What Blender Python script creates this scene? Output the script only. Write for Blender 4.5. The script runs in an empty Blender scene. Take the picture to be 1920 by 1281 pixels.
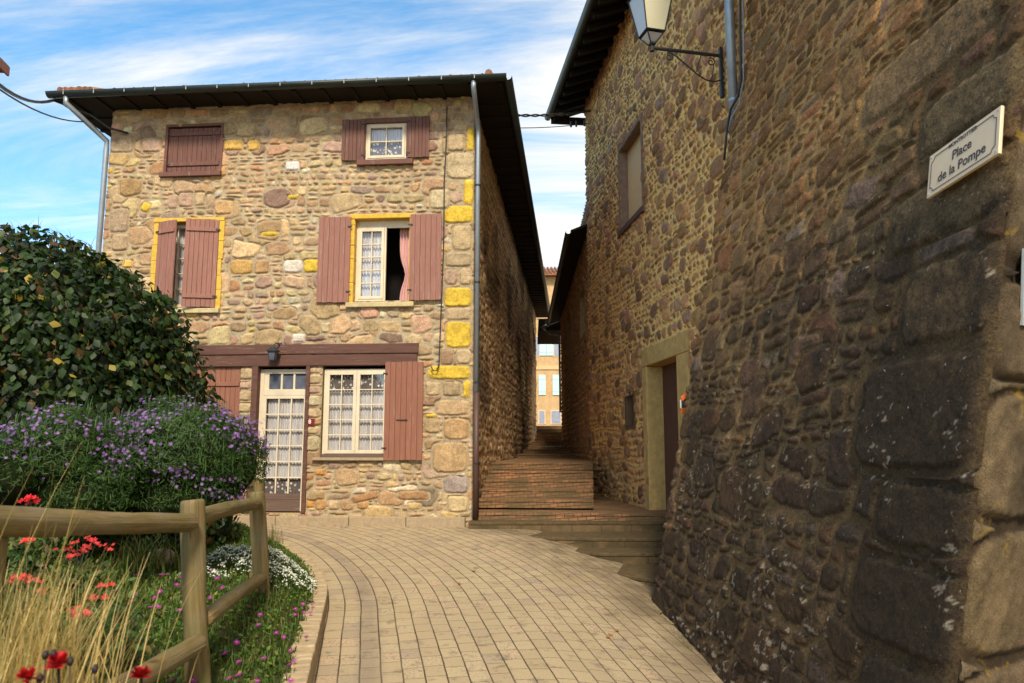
import bpy, math, random
import numpy as np
from mathutils import Matrix, Vector
R = math.radians
S = bpy.context.scene
COL = S.collection

# ------------------------------------------------------------------ camera
EYE = 1.5
PITCH = math.atan(197.5 / 1420.)
cd = bpy.data.cameras.new('camera')
cam = bpy.data.objects.new('camera', cd); COL.objects.link(cam)
cam.location = (0, 0, EYE); cam.rotation_euler = (R(90) + PITCH, 0, 0)
cd.sensor_width = 36; cd.lens = 1420 / 1920 * 36; cd.clip_start = .05; cd.clip_end = 3000
cd.dof.use_dof = True; cd.dof.focus_distance = 11; cd.dof.aperture_fstop = 3.2
S.camera = cam

# ------------------------------------------------------------------ sky
SUN_EL, SUN_AZ = 44, 5            # elevation; azimuth right of straight behind the camera
W = bpy.data.worlds.new('World'); S.world = W; W.use_nodes = True
nt = W.node_tree; N = nt.nodes; L = nt.links; N.clear()
def wn(t, **k):
    n = N.new(t)
    for a, b in k.items(): setattr(n, a, b)
    return n
sky = wn('ShaderNodeTexSky', sky_type='NISHITA', sun_disc=False)
sky.sun_elevation = R(SUN_EL); sky.sun_rotation = R(180 - SUN_AZ); sky.air_density = 1.0; sky.dust_density = .6; sky.ozone_density = 2.2
tc = wn('ShaderNodeTexCoord'); sp = wn('ShaderNodeSeparateXYZ'); L.new(tc.outputs['Generated'], sp.inputs[0])
def wm(op, a, b=None, c=None):
    n = wn('ShaderNodeMath', operation=op)
    for i, q in enumerate((a, b, c)):
        if q is None: continue
        if isinstance(q, (int, float)): n.inputs[i].default_value = q
        else: L.new(q, n.inputs[i])
    return n.outputs[0]
zz = wm('ADD', wm('MAXIMUM', sp.outputs[2], 0.0), .16)
cx = wm('DIVIDE', sp.outputs[0], zz); cy = wm('DIVIDE', sp.outputs[1], zz)
cb = wn('ShaderNodeCombineXYZ'); L.new(cx, cb.inputs[0]); L.new(cy, cb.inputs[1])
mp = wn('ShaderNodeMapping'); L.new(cb.outputs[0], mp.inputs[0])
mp.inputs['Rotation'].default_value = (0, 0, R(28)); mp.inputs['Scale'].default_value = (.8, 2.7, 1); mp.inputs['Location'].default_value = (3.1, .6, 0)
n1 = wn('ShaderNodeTexNoise'); n1.inputs['Scale'].default_value = .75; n1.inputs['Detail'].default_value = 8; n1.inputs['Roughness'].default_value = .66; n1.inputs['Distortion'].default_value = .7
L.new(mp.outputs[0], n1.inputs[0])
n2 = wn('ShaderNodeTexNoise'); n2.inputs['Scale'].default_value = .45; n2.inputs['Detail'].default_value = 3
L.new(cb.outputs[0], n2.inputs[0])
bias = wm('MULTIPLY', wm('SUBTRACT', cx, wm('MULTIPLY', cy, -.03)), .105)
cl = wm('ADD', wm('ADD', wm('MULTIPLY', n1.outputs[0], .85), wm('MULTIPLY', n2.outputs[0], .35)), bias)
mr = wn('ShaderNodeMapRange', interpolation_type='SMOOTHSTEP'); L.new(cl, mr.inputs[0])
mr.inputs[1].default_value = .40; mr.inputs[2].default_value = .76
hs = wn('ShaderNodeHueSaturation'); hs.inputs['Saturation'].default_value = 1.25; hs.inputs['Value'].default_value = 2.1; hs.inputs['Hue'].default_value = .488
L.new(sky.outputs[0], hs.inputs['Color'])
mx = wn('ShaderNodeMix', data_type='RGBA'); L.new(mr.outputs[0], mx.inputs[0]); L.new(hs.outputs[0], mx.inputs[6])
mx.inputs[7].default_value = (9.7, 9.0, 7.9, 1)
bg = wn('ShaderNodeBackground'); bg.inputs[1].default_value = .1; L.new(mx.outputs[2], bg.inputs[0])
wo = wn('ShaderNodeOutputWorld'); L.new(bg.outputs[0], wo.inputs[0])

# ------------------------------------------------------------------ sun and exposure
sl = bpy.data.lights.new('sun', 'SUN'); sun = bpy.data.objects.new('sun', sl); COL.objects.link(sun)
sl.energy = 3.7; sl.angle = R(9); sl.color = (1, .90, .73)
az = R(SUN_AZ); el = R(SUN_EL)
sun.rotation_euler = Vector((math.sin(az) * math.cos(el), -math.cos(az) * math.cos(el), math.sin(el))).to_track_quat('Z', 'Y').to_euler()
sun.location = (0, -20, 30)
S.view_settings.view_transform = 'Standard'; S.view_settings.look = 'None'; S.view_settings.gamma = 1
S.view_settings.exposure = 0.4; S.view_settings.use_curve_mapping = False
S.render.engine = 'CYCLES'; S.cycles.max_bounces = 6; S.cycles.use_denoising = True

# ------------------------------------------------------------------ geometry of the place
F_, CP, SP = 1420., math.cos(PITCH), math.sin(PITCH)
def ray(px, py):
    a = (px - 960) / F_; b = (640.5 - py) / F_
    return Vector((a, CP - b * SP, SP + b * CP))
def at(px, py, Y):
    d = ray(px, py); return Vector((0, 0, EYE)) + d * (Y / d.y)
def on_plane(px, py, n, c):
    d = ray(px, py); o = Vector((0, 0, EYE)); return o + d * ((c - n.dot(o)) / n.dot(d))
A1 = R(4.6)
FR1 = Matrix.Translation((-.705, 13.3, 0)) @ Matrix.Rotation(-A1, 4, 'Z')      # left house: x right along facade, y into it
TH2 = math.atan2(-.9938, .111)
FR2 = Matrix.Translation((4.09 - .1116 * 9.5, 9.5, 0)) @ Matrix.Rotation(TH2, 4, 'Z')  # right house: x towards the street, y into it
def facade(fr, px, py, d=0.):
    inv = fr.inverted(); o = inv @ Vector((0, 0, EYE)); r = inv.to_3x3() @ ray(px, py)
    p = o + r * ((d - o.y) / r.y); return p.x, p.z
F1 = lambda px, py, d=0.: facade(FR1, px, py, d)
F2 = lambda px, py, d=0.: facade(FR2, px, py, d)
def gz(x, y):
    x = np.asarray(x, float); y = np.asarray(y, float)
    dx = x + .705; s = .12 * np.log1p(np.exp(np.clip((dx - 1.05) / .12, -30, 30)))
    return .16 - .05 * (13.5 - y) - .2 * np.minimum(s, 2.0)
def Xbat(Y, z): return 2.31 - .06 * Y + .2 * z          # battered wall surface
YE, YC = 9.5, 3.9                                         # its far end and its near corner

# ------------------------------------------------------------------ numpy noise
def noise2(x, y, seed):
    r = np.random.RandomState(seed).rand(256, 256)
    xi = np.floor(x).astype(int); yi = np.floor(y).astype(int); fx = x - xi; fy = y - yi
    fx = fx * fx * (3 - 2 * fx); fy = fy * fy * (3 - 2 * fy)
    a = r[xi % 256, yi % 256]; b = r[(xi + 1) % 256, yi % 256]; c = r[xi % 256, (yi + 1) % 256]; d = r[(xi + 1) % 256, (yi + 1) % 256]
    return (a * (1 - fx) + b * fx) * (1 - fy) + (c * (1 - fx) + d * fx) * fy
def fbm(x, y, seed, o=4):
    s = 0; t = 0
    for i in range(o): s = s + noise2(x * 2 ** i, y * 2 ** i, seed + i) * .5 ** i; t += .5 ** i
    return s / t
def sstep(x, a, b):
    t = np.clip((x - a) / (b - a), 0, 1); return t * t * (3 - 2 * t)

# ------------------------------------------------------------------ scene helpers
def tag(o, label=None, cat=None, group=None, kind=None):
    if label: o['label'] = label
    if cat: o['category'] = cat
    if group: o['group'] = group
    if kind: o['kind'] = kind
    return o
def empty(name, label, cat, mat=Matrix(), group=None):
    o = bpy.data.objects.new(name, None); COL.objects.link(o); o.matrix_world = mat; o.empty_display_size = .2
    WM[o.name] = mat.copy(); return tag(o, label, cat, group)
WM = {}
def raw(name, V, Fc, mat, parent=None, fr=None, smooth=False, col=None, uv=None, tris=None):
    """V in frame fr (default: the parent's own frame); Fc list of faces or int array (n,4)/(n,3)."""
    V = np.asarray(V, float).reshape(-1, 3)
    pm = WM[parent.name] if parent else Matrix()
    if fr is not None or parent is None:
        m = np.array(pm.inverted() @ (fr if fr is not None else Matrix()))
        V = V @ m[:3, :3].T + m[:3, 3]
    me = bpy.data.meshes.new(name)
    if isinstance(Fc, np.ndarray):
        n, k = Fc.shape
        me.vertices.add(len(V)); me.vertices.foreach_set('co', V.astype(np.float32).ravel())
        me.loops.add(n * k); me.loops.foreach_set('vertex_index', Fc.astype(np.int32).ravel())
        me.polygons.add(n); me.polygons.foreach_set('loop_start', np.arange(0, n * k, k, dtype=np.int32))
        me.update(calc_edges=True)
    else:
        me.from_pydata([tuple(v) for v in V], [], Fc); me.update()
    if smooth: me.polygons.foreach_set('use_smooth', np.ones(len(me.polygons), bool))
    if col is not None:
        c = np.ones((len(V), 4), np.float32); c[:, :3] = col
        at_ = me.color_attributes.new('Col', 'FLOAT_COLOR', 'POINT'); at_.data.foreach_set('color', c.ravel())
    if uv is not None:
        ul = me.uv_layers.new(name='UVMap'); li = np.empty(len(me.loops), np.int32); me.loops.foreach_get('vertex_index', li)
        ul.data.foreach_set('uv', np.asarray(uv, np.float32)[li].ravel())
    o = bpy.data.objects.new(name, me); COL.objects.link(o)
    if mat: me.materials.append(mat)
    if parent: o.parent = parent
    WM[o.name] = pm.copy()
    return o
class MB:
    def __init__(s): s.v = []; s.f = []
    def add(s, v, f):
        k = len(s.v); s.v += [tuple(q) for q in v]; s.f += [tuple(i + k for i in q) for q in f]; return s
    def box(s, x0, x1, y0, y1, z0, z1, m=None):
        v = [(x, y, z) for z in (z0, z1) for y in (y0, y1) for x in (x0, x1)]
        if m is not None: v = [m @ Vector(q) for q in v]
        return s.add(v, [(0, 2, 3, 1), (4, 5, 7, 6), (0, 1, 5, 4), (2, 6, 7, 3), (0, 4, 6, 2), (1, 3, 7, 5)])
    def tube(s, P, r, n=10, cap=True):
        P = [Vector(p) for p in P]; rr = r if isinstance(r, (list, tuple)) else [r] * len(P); rings = []
        up = None
        for i, p in enumerate(P):
            t = (P[min(i + 1, len(P) - 1)] - P[max(i - 1, 0)]).normalized()
            if up is None: up = Vector((0, 0, 1)) if abs(t.z) < .9 else Vector((1, 0, 0))
            a = t.cross(up).normalized(); b = t.cross(a); up = -b if False else up
            rings.append([p + (a * math.cos(2 * math.pi * k / n) + b * math.sin(2 * math.pi * k / n)) * rr[i] for k in range(n)])
        v = [q for g in rings for q in g]; f = []
        for i in range(len(P) - 1):
            for k in range(n): f.append((i * n + k, i * n + (k + 1) % n, (i + 1) * n + (k + 1) % n, (i + 1) * n + k))
        if cap: f.append(tuple(range(n - 1, -1, -1))); f.append(tuple((len(P) - 1) * n + k for k in range(n)))
        return s.add(v, f)
    def frustum(s, c, w0, w1, z0, z1, d0=None, d1=None):
        x, y = c; d0 = d0 or w0; d1 = d1 or w1
        v = [(x + a * w0, y + b * d0, z0) for a, b in ((-1, -1), (1, -1), (1, 1), (-1, 1))] + [(x + a * w1, y + b * d1, z1) for a, b in ((-1, -1), (1, -1), (1, 1), (-1, 1))]
        return s.add(v, [(3, 2, 1, 0), (4, 5, 6, 7), (0, 1, 5, 4), (1, 2, 6, 5), (2, 3, 7, 6), (3, 0, 4, 7)])
    def prism(s, pts, z0, z1):
        n = len(pts); v = [(x, y, z0) for x, y in pts] + [(x, y, z1) for x, y in pts]
        return s.add(v, [tuple(range(n - 1, -1, -1)), tuple(range(n, 2 * n))] + [(i, (i + 1) % n, n + (i + 1) % n, n + i) for i in range(n)])
    def build(s, name, mat, parent=None, fr=None, smooth=False, bevel=0, **k):
        o = raw(name, s.v, s.f, mat, parent, fr, smooth, **k)
        if bevel:
            m = o.modifiers.new('bevel', 'BEVEL'); m.width = bevel; m.segments = 2; m.limit_method = 'ANGLE'
        return o

# ------------------------------------------------------------------ materials
class M_:
    def __init__(s, name, rough=.9, spec=.3):
        s.m = bpy.data.materials.new(name); s.m.use_nodes = True; s.nt = s.m.node_tree; s.N = s.nt.nodes; s.L = s.nt.links
        s.b = s.N['Principled BSDF']; s.b.inputs['Roughness'].default_value = rough; s.b.inputs['Specular IOR Level'].default_value = spec
    def node(s, t, **k):
        n = s.N.new(t)
        for a, b in k.items(): setattr(n, a, b)
        return n
    def val(s, n, i, q):
        if q is None: return
        if hasattr(q, 'links') or isinstance(q, bpy.types.NodeSocket): s.L.new(q, n.inputs[i])
        elif isinstance(q, tuple) and len(q) == 3 and n.inputs[i].type == 'RGBA': n.inputs[i].default_value = (*q, 1)
        else: n.inputs[i].default_value = q
    def math(s, op, a, b=None, c=None):
        n = s.node('ShaderNodeMath', operation=op)
        for i, q in enumerate((a, b, c)): s.val(n, i, q)
        return n.outputs[0]
    def coord(s, kind='Object', scale=(1, 1, 1), rot=(0, 0, 0)):
        t = s.node('ShaderNodeTexCoord'); m = s.node('ShaderNodeMapping'); s.L.new(t.outputs[kind], m.inputs[0])
        m.inputs['Scale'].default_value = scale; m.inputs['Rotation'].default_value = rot; return m.outputs[0]
    def noise(s, vec, scale, detail=4, rough=.55, dist=0):
        n = s.node('ShaderNodeTexNoise'); s.L.new(vec, n.inputs[0])
        for a, b in (('Scale', scale), ('Detail', detail), ('Roughness', rough), ('Distortion', dist)): n.inputs[a].default_value = b
        return n.outputs[0]
    def ramp(s, f, a, b, lo=0., hi=1.):
        n = s.node('ShaderNodeMapRange'); s.val(n, 0, f)
        for i, q in enumerate((a, b, lo, hi)): n.inputs[i + 1].default_value = q
        return n.outputs[0]
    def mix(s, f, a, b, mode='MIX'):
        n = s.node('ShaderNodeMix', data_type='RGBA', blend_type=mode); s.val(n, 0, f); s.val(n, 6, a); s.val(n, 7, b); return n.outputs[2]
    def attr(s, name='Col'):
        n = s.node('ShaderNodeAttribute', attribute_name=name); return n.outputs[0]
    def base(s, q): s.val(s.b, 'Base Color', q); return s
    def bump(s, h, strength=.5, dist=.01):
        n = s.node('ShaderNodeBump'); n.inputs['Strength'].default_value = strength; n.inputs['Distance'].default_value = dist
        s.L.new(h, n.inputs['Height']); s.L.new(n.outputs[0], s.b.inputs['Normal']); return s
def m_stone(name, fine=60, amp=.5, lich=None, rough=.92):
    m = M_(name, rough, .25); v = m.coord(); a = m.math('ADD', m.math('MULTIPLY', m.noise(v, fine, 5, .7), .6), m.math('MULTIPLY', m.noise(v, fine * 3.1, 3, .7), .4)); b = m.noise(v, 7, 4, .6)
    f = m.math('ADD', m.ramp(a, .32, .68, 1 - amp, 1 + amp), m.ramp(b, .3, .7, -.16, .16))
    c = m.mix(1., m.attr(), f, 'MULTIPLY')
    for (sc, lo, hi, colr, st) in (lich or []):
        c = m.mix(m.math('MULTIPLY', m.ramp(m.noise(v, sc, 6, .7, .4), lo, hi), st), c, colr)
    return m.base(c).bump(a, .8, .016).m
def m_wood(name, c1, c2, axis=2, scale=9., wear=None, rough=.75):
    sc = [scale * 2.2] * 3; sc[axis] = scale * .16
    m = M_(name, rough, .3); v = m.coord(scale=tuple(sc)); a = m.noise(v, 2.2, 6, .65, .3); b = m.noise(m.coord(), 2.3, 3)
    c = m.mix(m.ramp(a, .3, .7), c1, c2); c = m.mix(m.ramp(b, .35, .7, 0, .5), c, tuple(q * .7 for q in c1))
    if wear: c = m.mix(m.ramp(m.noise(v, 1.1, 6, .75), .57, .70, 0, .75), c, wear)
    return m.base(c).bump(a, .35, .006).m
def m_plain(name, c, rough=.6, spec=.4, var=.15, metal=0., scale=6., grime=None):
    m = M_(name, rough, spec); a = m.noise(m.coord(), scale, 5, .6)
    q = m.mix(m.ramp(a, .3, .7), tuple(x * (1 - var) for x in c), tuple(min(1, x * (1 + var)) for x in c))
    if grime: q = m.mix(m.ramp(m.noise(m.coord(), scale * .5, 6, .7), .5, .75, 0, .7), q, grime)
    m.base(q); m.b.inputs['Metallic'].default_value = metal; return m.bump(a, .15, .004).m
def m_leaf(name, rough=.55, trans=.3):
    m = M_(name, rough, .35); c = m.attr(); m.base(c)
    t = m.node('ShaderNodeBsdfTranslucent'); m.L.new(m.mix(1., c, (1.3, 1.5, .7), 'MULTIPLY'), t.inputs[0])
    x = m.node('ShaderNodeMixShader'); x.inputs[0].default_value = trans
    m.L.new(m.b.outputs[0], x.inputs[1]); m.L.new(t.outputs[0], x.inputs[2]); m.L.new(x.outputs[0], m.N['Material Output'].inputs[0]); return m.m
def m_glass(name, tint=(.8, .85, .9), mixf=.8):
    m = M_(name, .06, .5); g = m.node('ShaderNodeBsdfGlossy'); g.inputs['Roughness'].default_value = .05
    t = m.node('ShaderNodeBsdfTransparent'); t.inputs[0].default_value = (*tint, 1)
    fr = m.node('ShaderNodeFresnel'); fr.inputs[0].default_value = 1.5
    x = m.node('ShaderNodeMixShader'); x.inputs[0].default_value = .07; m.L.new(t.outputs[0], x.inputs[1]); m.L.new(g.outputs[0], x.inputs[2])
    m.L.new(x.outputs[0], m.N['Material Output'].inputs[0]); return m.m

MT = {}
MT['facade'] = m_stone('facade_stone', 45, .5)
MT['dark_stone'] = m_stone('dark_stone', 55, 1.0, [(15, .67, .71, (.40, .36, .34), .8), (38, .655, .71, (.5, .47, .45), .75), (5, .66, .74, (.13, .10, .02), .5)])
MT['brown_stone'] = m_stone('brown_stone', 40, .55)
MT['corner_stone'] = m_stone('corner_stone', 110, .9, [(4, .6, .68, (.30, .19, .02), .6), (14, .7, .76, (.5, .42, .3), .8)])
MT['shutter'] = m_wood('shutter_wood', (.33, .155, .115), (.23, .10, .075), 2, 9, (.44, .34, .29))
MT['shutter_red'] = m_wood('ground_floor_shutter_wood', (.31, .13, .08), (.21, .085, .052), 2, 9, (.40, .26, .2))
MT['attic_wood'] = m_wood('attic_wood', (.19, .085, .062), (.11, .048, .036), 2, 9, (.34, .24, .2))
MT['beam'] = m_wood('beam_wood', (.15, .068, .048), (.07, .032, .023), 0, 5, (.30, .21, .17))
MT['dark_wood'] = m_wood('roof_wood', (.016, .011, .008), (.010, .007, .006), 1, 6)
MT['door_panel'] = m_wood('door_panel_wood', (.17, .11, .08), (.10, .06, .045), 0, 9, (.33, .27, .22))
MT['cream'] = m_plain('cream_paint', (.66, .56, .40), .55, .4, .08, grime=(.36, .27, .17))
MT['yellow_stone'] = m_plain('yellow_stone', (.60, .38, .055), .9, .2, .2, scale=14, grime=(.55, .36, .12))
MT['zinc'] = m_plain('zinc', (.30, .34, .38), .45, .5, .12, metal=.5)
MT['gutter'] = m_plain('gutter_metal', (.035, .045, .042), .45, .5, .2, metal=.4)
MT['clip'] = m_plain('clip_metal', (.35, .38, .38), .4, .5)
MT['brown_pipe'] = m_plain('brown_pipe', (.085, .045, .035), .55, .4)
MT['iron'] = m_plain('black_iron', (.018, .019, .019), .5, .5)
MT['plinth'] = m_plain('plinth_granite', (.36, .27, .17), .9, .2, .22, scale=24, grime=(.19, .14, .09))
MT['dark_in'] = m_plain('unlit_room_dark', (.012, .01, .009), .95, .1)  # near-black colour stands in for the shade inside the house
MT['beige'] = m_plain('beige_board', (.66, .44, .22), .8, .3, .06)
MT['door_brown'] = m_plain('brown_door_paint', (.085, .035, .024), .6, .4, .1)
MT['tile'] = m_plain('roof_tile', (.27, .13, .075), .9, .2, .4, scale=9)
MT['plate_red'] = m_plain('red_enamel', (.20, .012, .015), .4, .5)
MT['white'] = m_plain('white_enamel', (.75, .72, .66), .4, .5, .04)
MT['ink'] = m_plain('ink', (.05, .035, .04), .6, .3, .05)
MT['sign'] = m_plain('sign_enamel', (.66, .50, .32), .4, .5, .04)
MT['orange'] = m_plain('orange_paint', (.75, .14, .015), .5, .4, .15, scale=30)
MT['teal'] = m_plain('pale_teal_paint', (.50, .74, .70), .6, .4, .05)
MT['glass'] = m_glass('window_glass', (.97, .97, .97))
MT['dim_glass'] = m_plain('dim_window', (.10, .11, .14), .15, .6, .3)
MT['blue_glass'] = m_plain('pale_window', (.30, .33, .42), .15, .6, .15)
MT['frost_lit'] = m_plain('frosted_glass_lit', (.66, .61, .42), .35, .5, .03)  # lit lantern pane: the light on it is put into the cream colour
MT['frost_b'] = m_plain('frosted_grey_glass', (.55, .55, .57), .35, .5, .03)
MT['leaf'] = m_leaf('leaf'); MT['straw'] = m_leaf('straw', .7, .25); MT['petal'] = m_leaf('petal', .6, .3)

def m_curtain():
    m = M_('net_curtain', .9, .1); v = m.coord(scale=(1, .2, 1)); a = m.noise(m.coord(scale=(40, 1, 1.2)), 1.6, 3)
    vo = m.node('ShaderNodeTexVoronoi'); m.L.new(m.coord(scale=(1, 0, 1)), vo.inputs[0]); vo.inputs['Scale'].default_value = 26
    c = m.mix(m.ramp(a, .3, .7), (.40, .37, .36), (.75, .72, .70)); c = m.mix(m.ramp(vo.outputs[0], .22, .12, 0, .22), c, (.85, .83, .82)); return m.base(c).m
MT['curtain'] = m_curtain()
def m_lace():
    m = M_('lace', .9, .1); vo = m.node('ShaderNodeTexVoronoi'); m.L.new(m.coord(scale=(1, 0, 1)), vo.inputs[0]); vo.inputs['Scale'].default_value = 15
    b = m.noise(m.coord(), 38, 3); f = m.math('ADD', vo.outputs[0], m.math('MULTIPLY', b, .35))
    return m.base(m.mix(m.ramp(f, .42, .55), (.72, .70, .68), (.16, .13, .12))).m
MT['lace'] = m_lace()
MT['pink'] = m_plain('pink_curtain', (.62, .36, .33), .9, .1, .08)

def m_paving():
    m = M_('paving_bricks', .88, .3); t = m.node('ShaderNodeTexCoord'); sp = m.node('ShaderNodeSeparateXYZ'); m.L.new(t.outputs['UV'], sp.inputs[0])
    ob = m.coord()
    wob = m.math('MULTIPLY', m.math('SUBTRACT', m.noise(ob, 1.6, 2), .5), .02)
    o = m.math('ADD', sp.outputs[0], wob); s = m.math('ADD', sp.outputs[1], 0)
    ro = m.math('DIVIDE', o, .162); ri = m.math('FLOOR', ro); rf = m.math('FRACT', ro)
    w1 = m.node('ShaderNodeTexWhiteNoise', noise_dimensions='1D'); m.L.new(ri, w1.inputs['W'])
    so = m.math('ADD', m.math('DIVIDE', s, .235), m.math('MULTIPLY', w1.outputs[0], 1.)); si = m.math('FLOOR', so); sf = m.math('FRACT', so)
    eo = m.math('MULTIPLY', m.math('SUBTRACT', .5, m.math('ABSOLUTE', m.math('SUBTRACT', rf, .5))), .162)
    es = m.math('MULTIPLY', m.math('SUBTRACT', .5, m.math('ABSOLUTE', m.math('SUBTRACT', sf, .5))), .235)
    jn = m.noise(ob, 30, 3)
    jo = m.ramp(m.math('SUBTRACT', eo, m.math('MULTIPLY', jn, .006)), .0, .0045, 1, 0)
    js = m.ramp(m.math('SUBTRACT', es, m.math('MULTIPLY', jn, .006)), -.001, .0035, .75, 0)
    j = m.math('MAXIMUM', jo, js)
    cb = m.node('ShaderNodeCombineXYZ'); m.L.new(ri, cb.inputs[0]); m.L.new(si, cb.inputs[1])
    w = m.node('ShaderNodeTexWhiteNoise', noise_dimensions='2D'); m.L.new(cb.outputs[0], w.inputs[0])
    c = m.mix(w.outputs[0], (.375, .285, .165), (.455, .355, .21)); s2 = m.node('ShaderNodeSeparateColor'); m.L.new(w.outputs[1], s2.inputs[0])
    c = m.mix(m.ramp(s2.outputs[0], .82, .95, 0, .4), c, (.47, .30, .19))
    c = m.mix(m.ramp(s2.outputs[1], .84, .96, 0, .6), c, (.30, .235, .17))
    gr = m.noise(ob, 90, 4, .7); c = m.mix(m.ramp(gr, .5, .72, 0, .6), c, (.22, .16, .10)); c = m.mix(m.math('MULTIPLY', m.ramp(m.noise(ob, 45, 4, .75), .52, .62), m.ramp(w.outputs[0], .55, .9)), c, (.16, .125, .10))
    c = m.mix(m.ramp(m.noise(ob, 5.5, 6, .72), .55, .66, 0, .7), c, (.15, .115, .08))
    c = m.mix(m.ramp(m.noise(ob, .9, 3), .45, .7, 0, .35), c, (.33, .25, .16))
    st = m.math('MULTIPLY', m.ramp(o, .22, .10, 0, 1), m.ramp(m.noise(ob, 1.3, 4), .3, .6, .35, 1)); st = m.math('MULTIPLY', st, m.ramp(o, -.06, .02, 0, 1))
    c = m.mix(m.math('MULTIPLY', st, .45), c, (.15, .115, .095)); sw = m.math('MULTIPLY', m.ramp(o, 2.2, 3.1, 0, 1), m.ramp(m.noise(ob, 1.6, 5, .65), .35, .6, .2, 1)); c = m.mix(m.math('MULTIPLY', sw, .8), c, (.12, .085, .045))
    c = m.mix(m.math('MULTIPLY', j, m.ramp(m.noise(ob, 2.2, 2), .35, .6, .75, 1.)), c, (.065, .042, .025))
    h = m.math('ADD', m.math('MULTIPLY', j, -1.), m.math('MULTIPLY', gr, .25)); return m.base(c).bump(m.math('ADD', h, m.math('MULTIPLY', w.outputs[0], .2)), .8, .006).m
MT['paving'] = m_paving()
def m_brick(name, c1, c2, mortar, dirt, df=.6, bw=.22, rh=.065):
    m = M_(name, .92, .2); t = m.node('ShaderNodeTexCoord'); sp = m.node('ShaderNodeSeparateXYZ'); m.L.new(t.outputs['Object'], sp.inputs[0])
    cb = m.node('ShaderNodeCombineXYZ'); m.L.new(sp.outputs[0], cb.inputs[0]); m.L.new(m.math('ADD', sp.outputs[1], sp.outputs[2]), cb.inputs[1])
    br = m.node('ShaderNodeTexBrick'); m.L.new(cb.outputs[0], br.inputs[0])
    for k, q in (('Color1', (*c1, 1)), ('Color2', (*c2, 1)), ('Mortar', (*mortar, 1)), ('Scale', 1.), ('Mortar Size', .010), ('Brick Width', bw), ('Row Height', rh), ('Bias', -.1), ('Mortar Smooth', .3)): br.inputs[k].default_value = q
    v = t.outputs['Object']; a = m.noise(v, 30, 4, .7); b = m.noise(v, 1.7, 5, .65)
    c = m.mix(m.ramp(a, .3, .75, 0, .5), br.outputs[0], tuple(q * .45 for q in c1)); c = m.mix(m.ramp(b, .36, .58, 0, df), c, dirt)
    return m.base(c).bump(m.math('ADD', br.outputs[1], m.math('MULTIPLY', a, -.6)), -.5, .008).m
MT['step_brick'] = m_brick('step_brick', (.43, .20, .09), (.24, .13, .07), (.08, .055, .03), (.10, .072, .034), .8, .15, .062)
MT['step_dark'] = m_brick('step_stone', (.22, .135, .06), (.16, .105, .055), (.08, .055, .03), (.05, .04, .02), .8, .5, .15)
MT['step_tread'] = m_plain('step_tread_stone', (.10, .068, .032), .92, .2, .35, scale=12, grime=(.05, .038, .02))
def m_render():
    m = M_('rough_render', .95, .15); v = m.coord(); a = m.noise(v, 28, 6, .75); b = m.noise(m.coord(scale=(1, .35, .7)), 1.5, 5, .65)
    c = m.mix(m.ramp(a, .3, .7), (.33, .21, .105), (.20, .125, .065)); c = m.mix(m.ramp(b, .46, .66, 0, .7), c, (.085, .06, .035))
    return m.base(c).bump(m.math('ADD', a, m.math('MULTIPLY', m.noise(v, 8, 4), 1.5)), .9, .05).m
MT['render'] = m_render()
def m_ground(name, c1, c2, sc=3.):
    m = M_(name, .95, .1); a = m.noise(m.coord(), sc, 7, .7); return m.base(m.mix(m.ramp(a, .35, .65), c1, c2)).bump(a, .6, .03).m
MT['soil'] = m_ground('soil', (.045, .05, .018), (.09, .06, .03), 6)
MT['earth'] = m_ground('earth', (.16, .13, .08), (.10, .09, .05))
MT['kerbstone'] = m_plain('kerbstone', (.40, .30, .18), .92, .2, .25, scale=18, grime=(.20, .14, .09))
def m_log():
    m = M_('fence_log', .85, .25); t = m.node('ShaderNodeTexCoord'); mp = m.node('ShaderNodeMapping'); m.L.new(t.outputs['UV'], mp.inputs[0]); mp.inputs['Scale'].default_value = (13, 1.3, 1)
    a = m.noise(mp.outputs[0], 1., 6, .7, .6); v = m.coord(); b = m.noise(v, 7, 4, .6)
    c = m.mix(m.ramp(a, .3, .7), (.26, .18, .075), (.11, .08, .032)); c = m.mix(m.ramp(b, .45, .7, 0, .7), c, (.12, .125, .035))
    c = m.mix(m.ramp(m.noise(v, 3, 3), .5, .75, 0, .6), c, (.22, .18, .12)); c = m.mix(m.ramp(a, .40, .33, 0, .9), c, (.03, .02, .01))
    return m.base(c).bump(a, 1., .014).m
MT['log'] = m_log()

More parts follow.
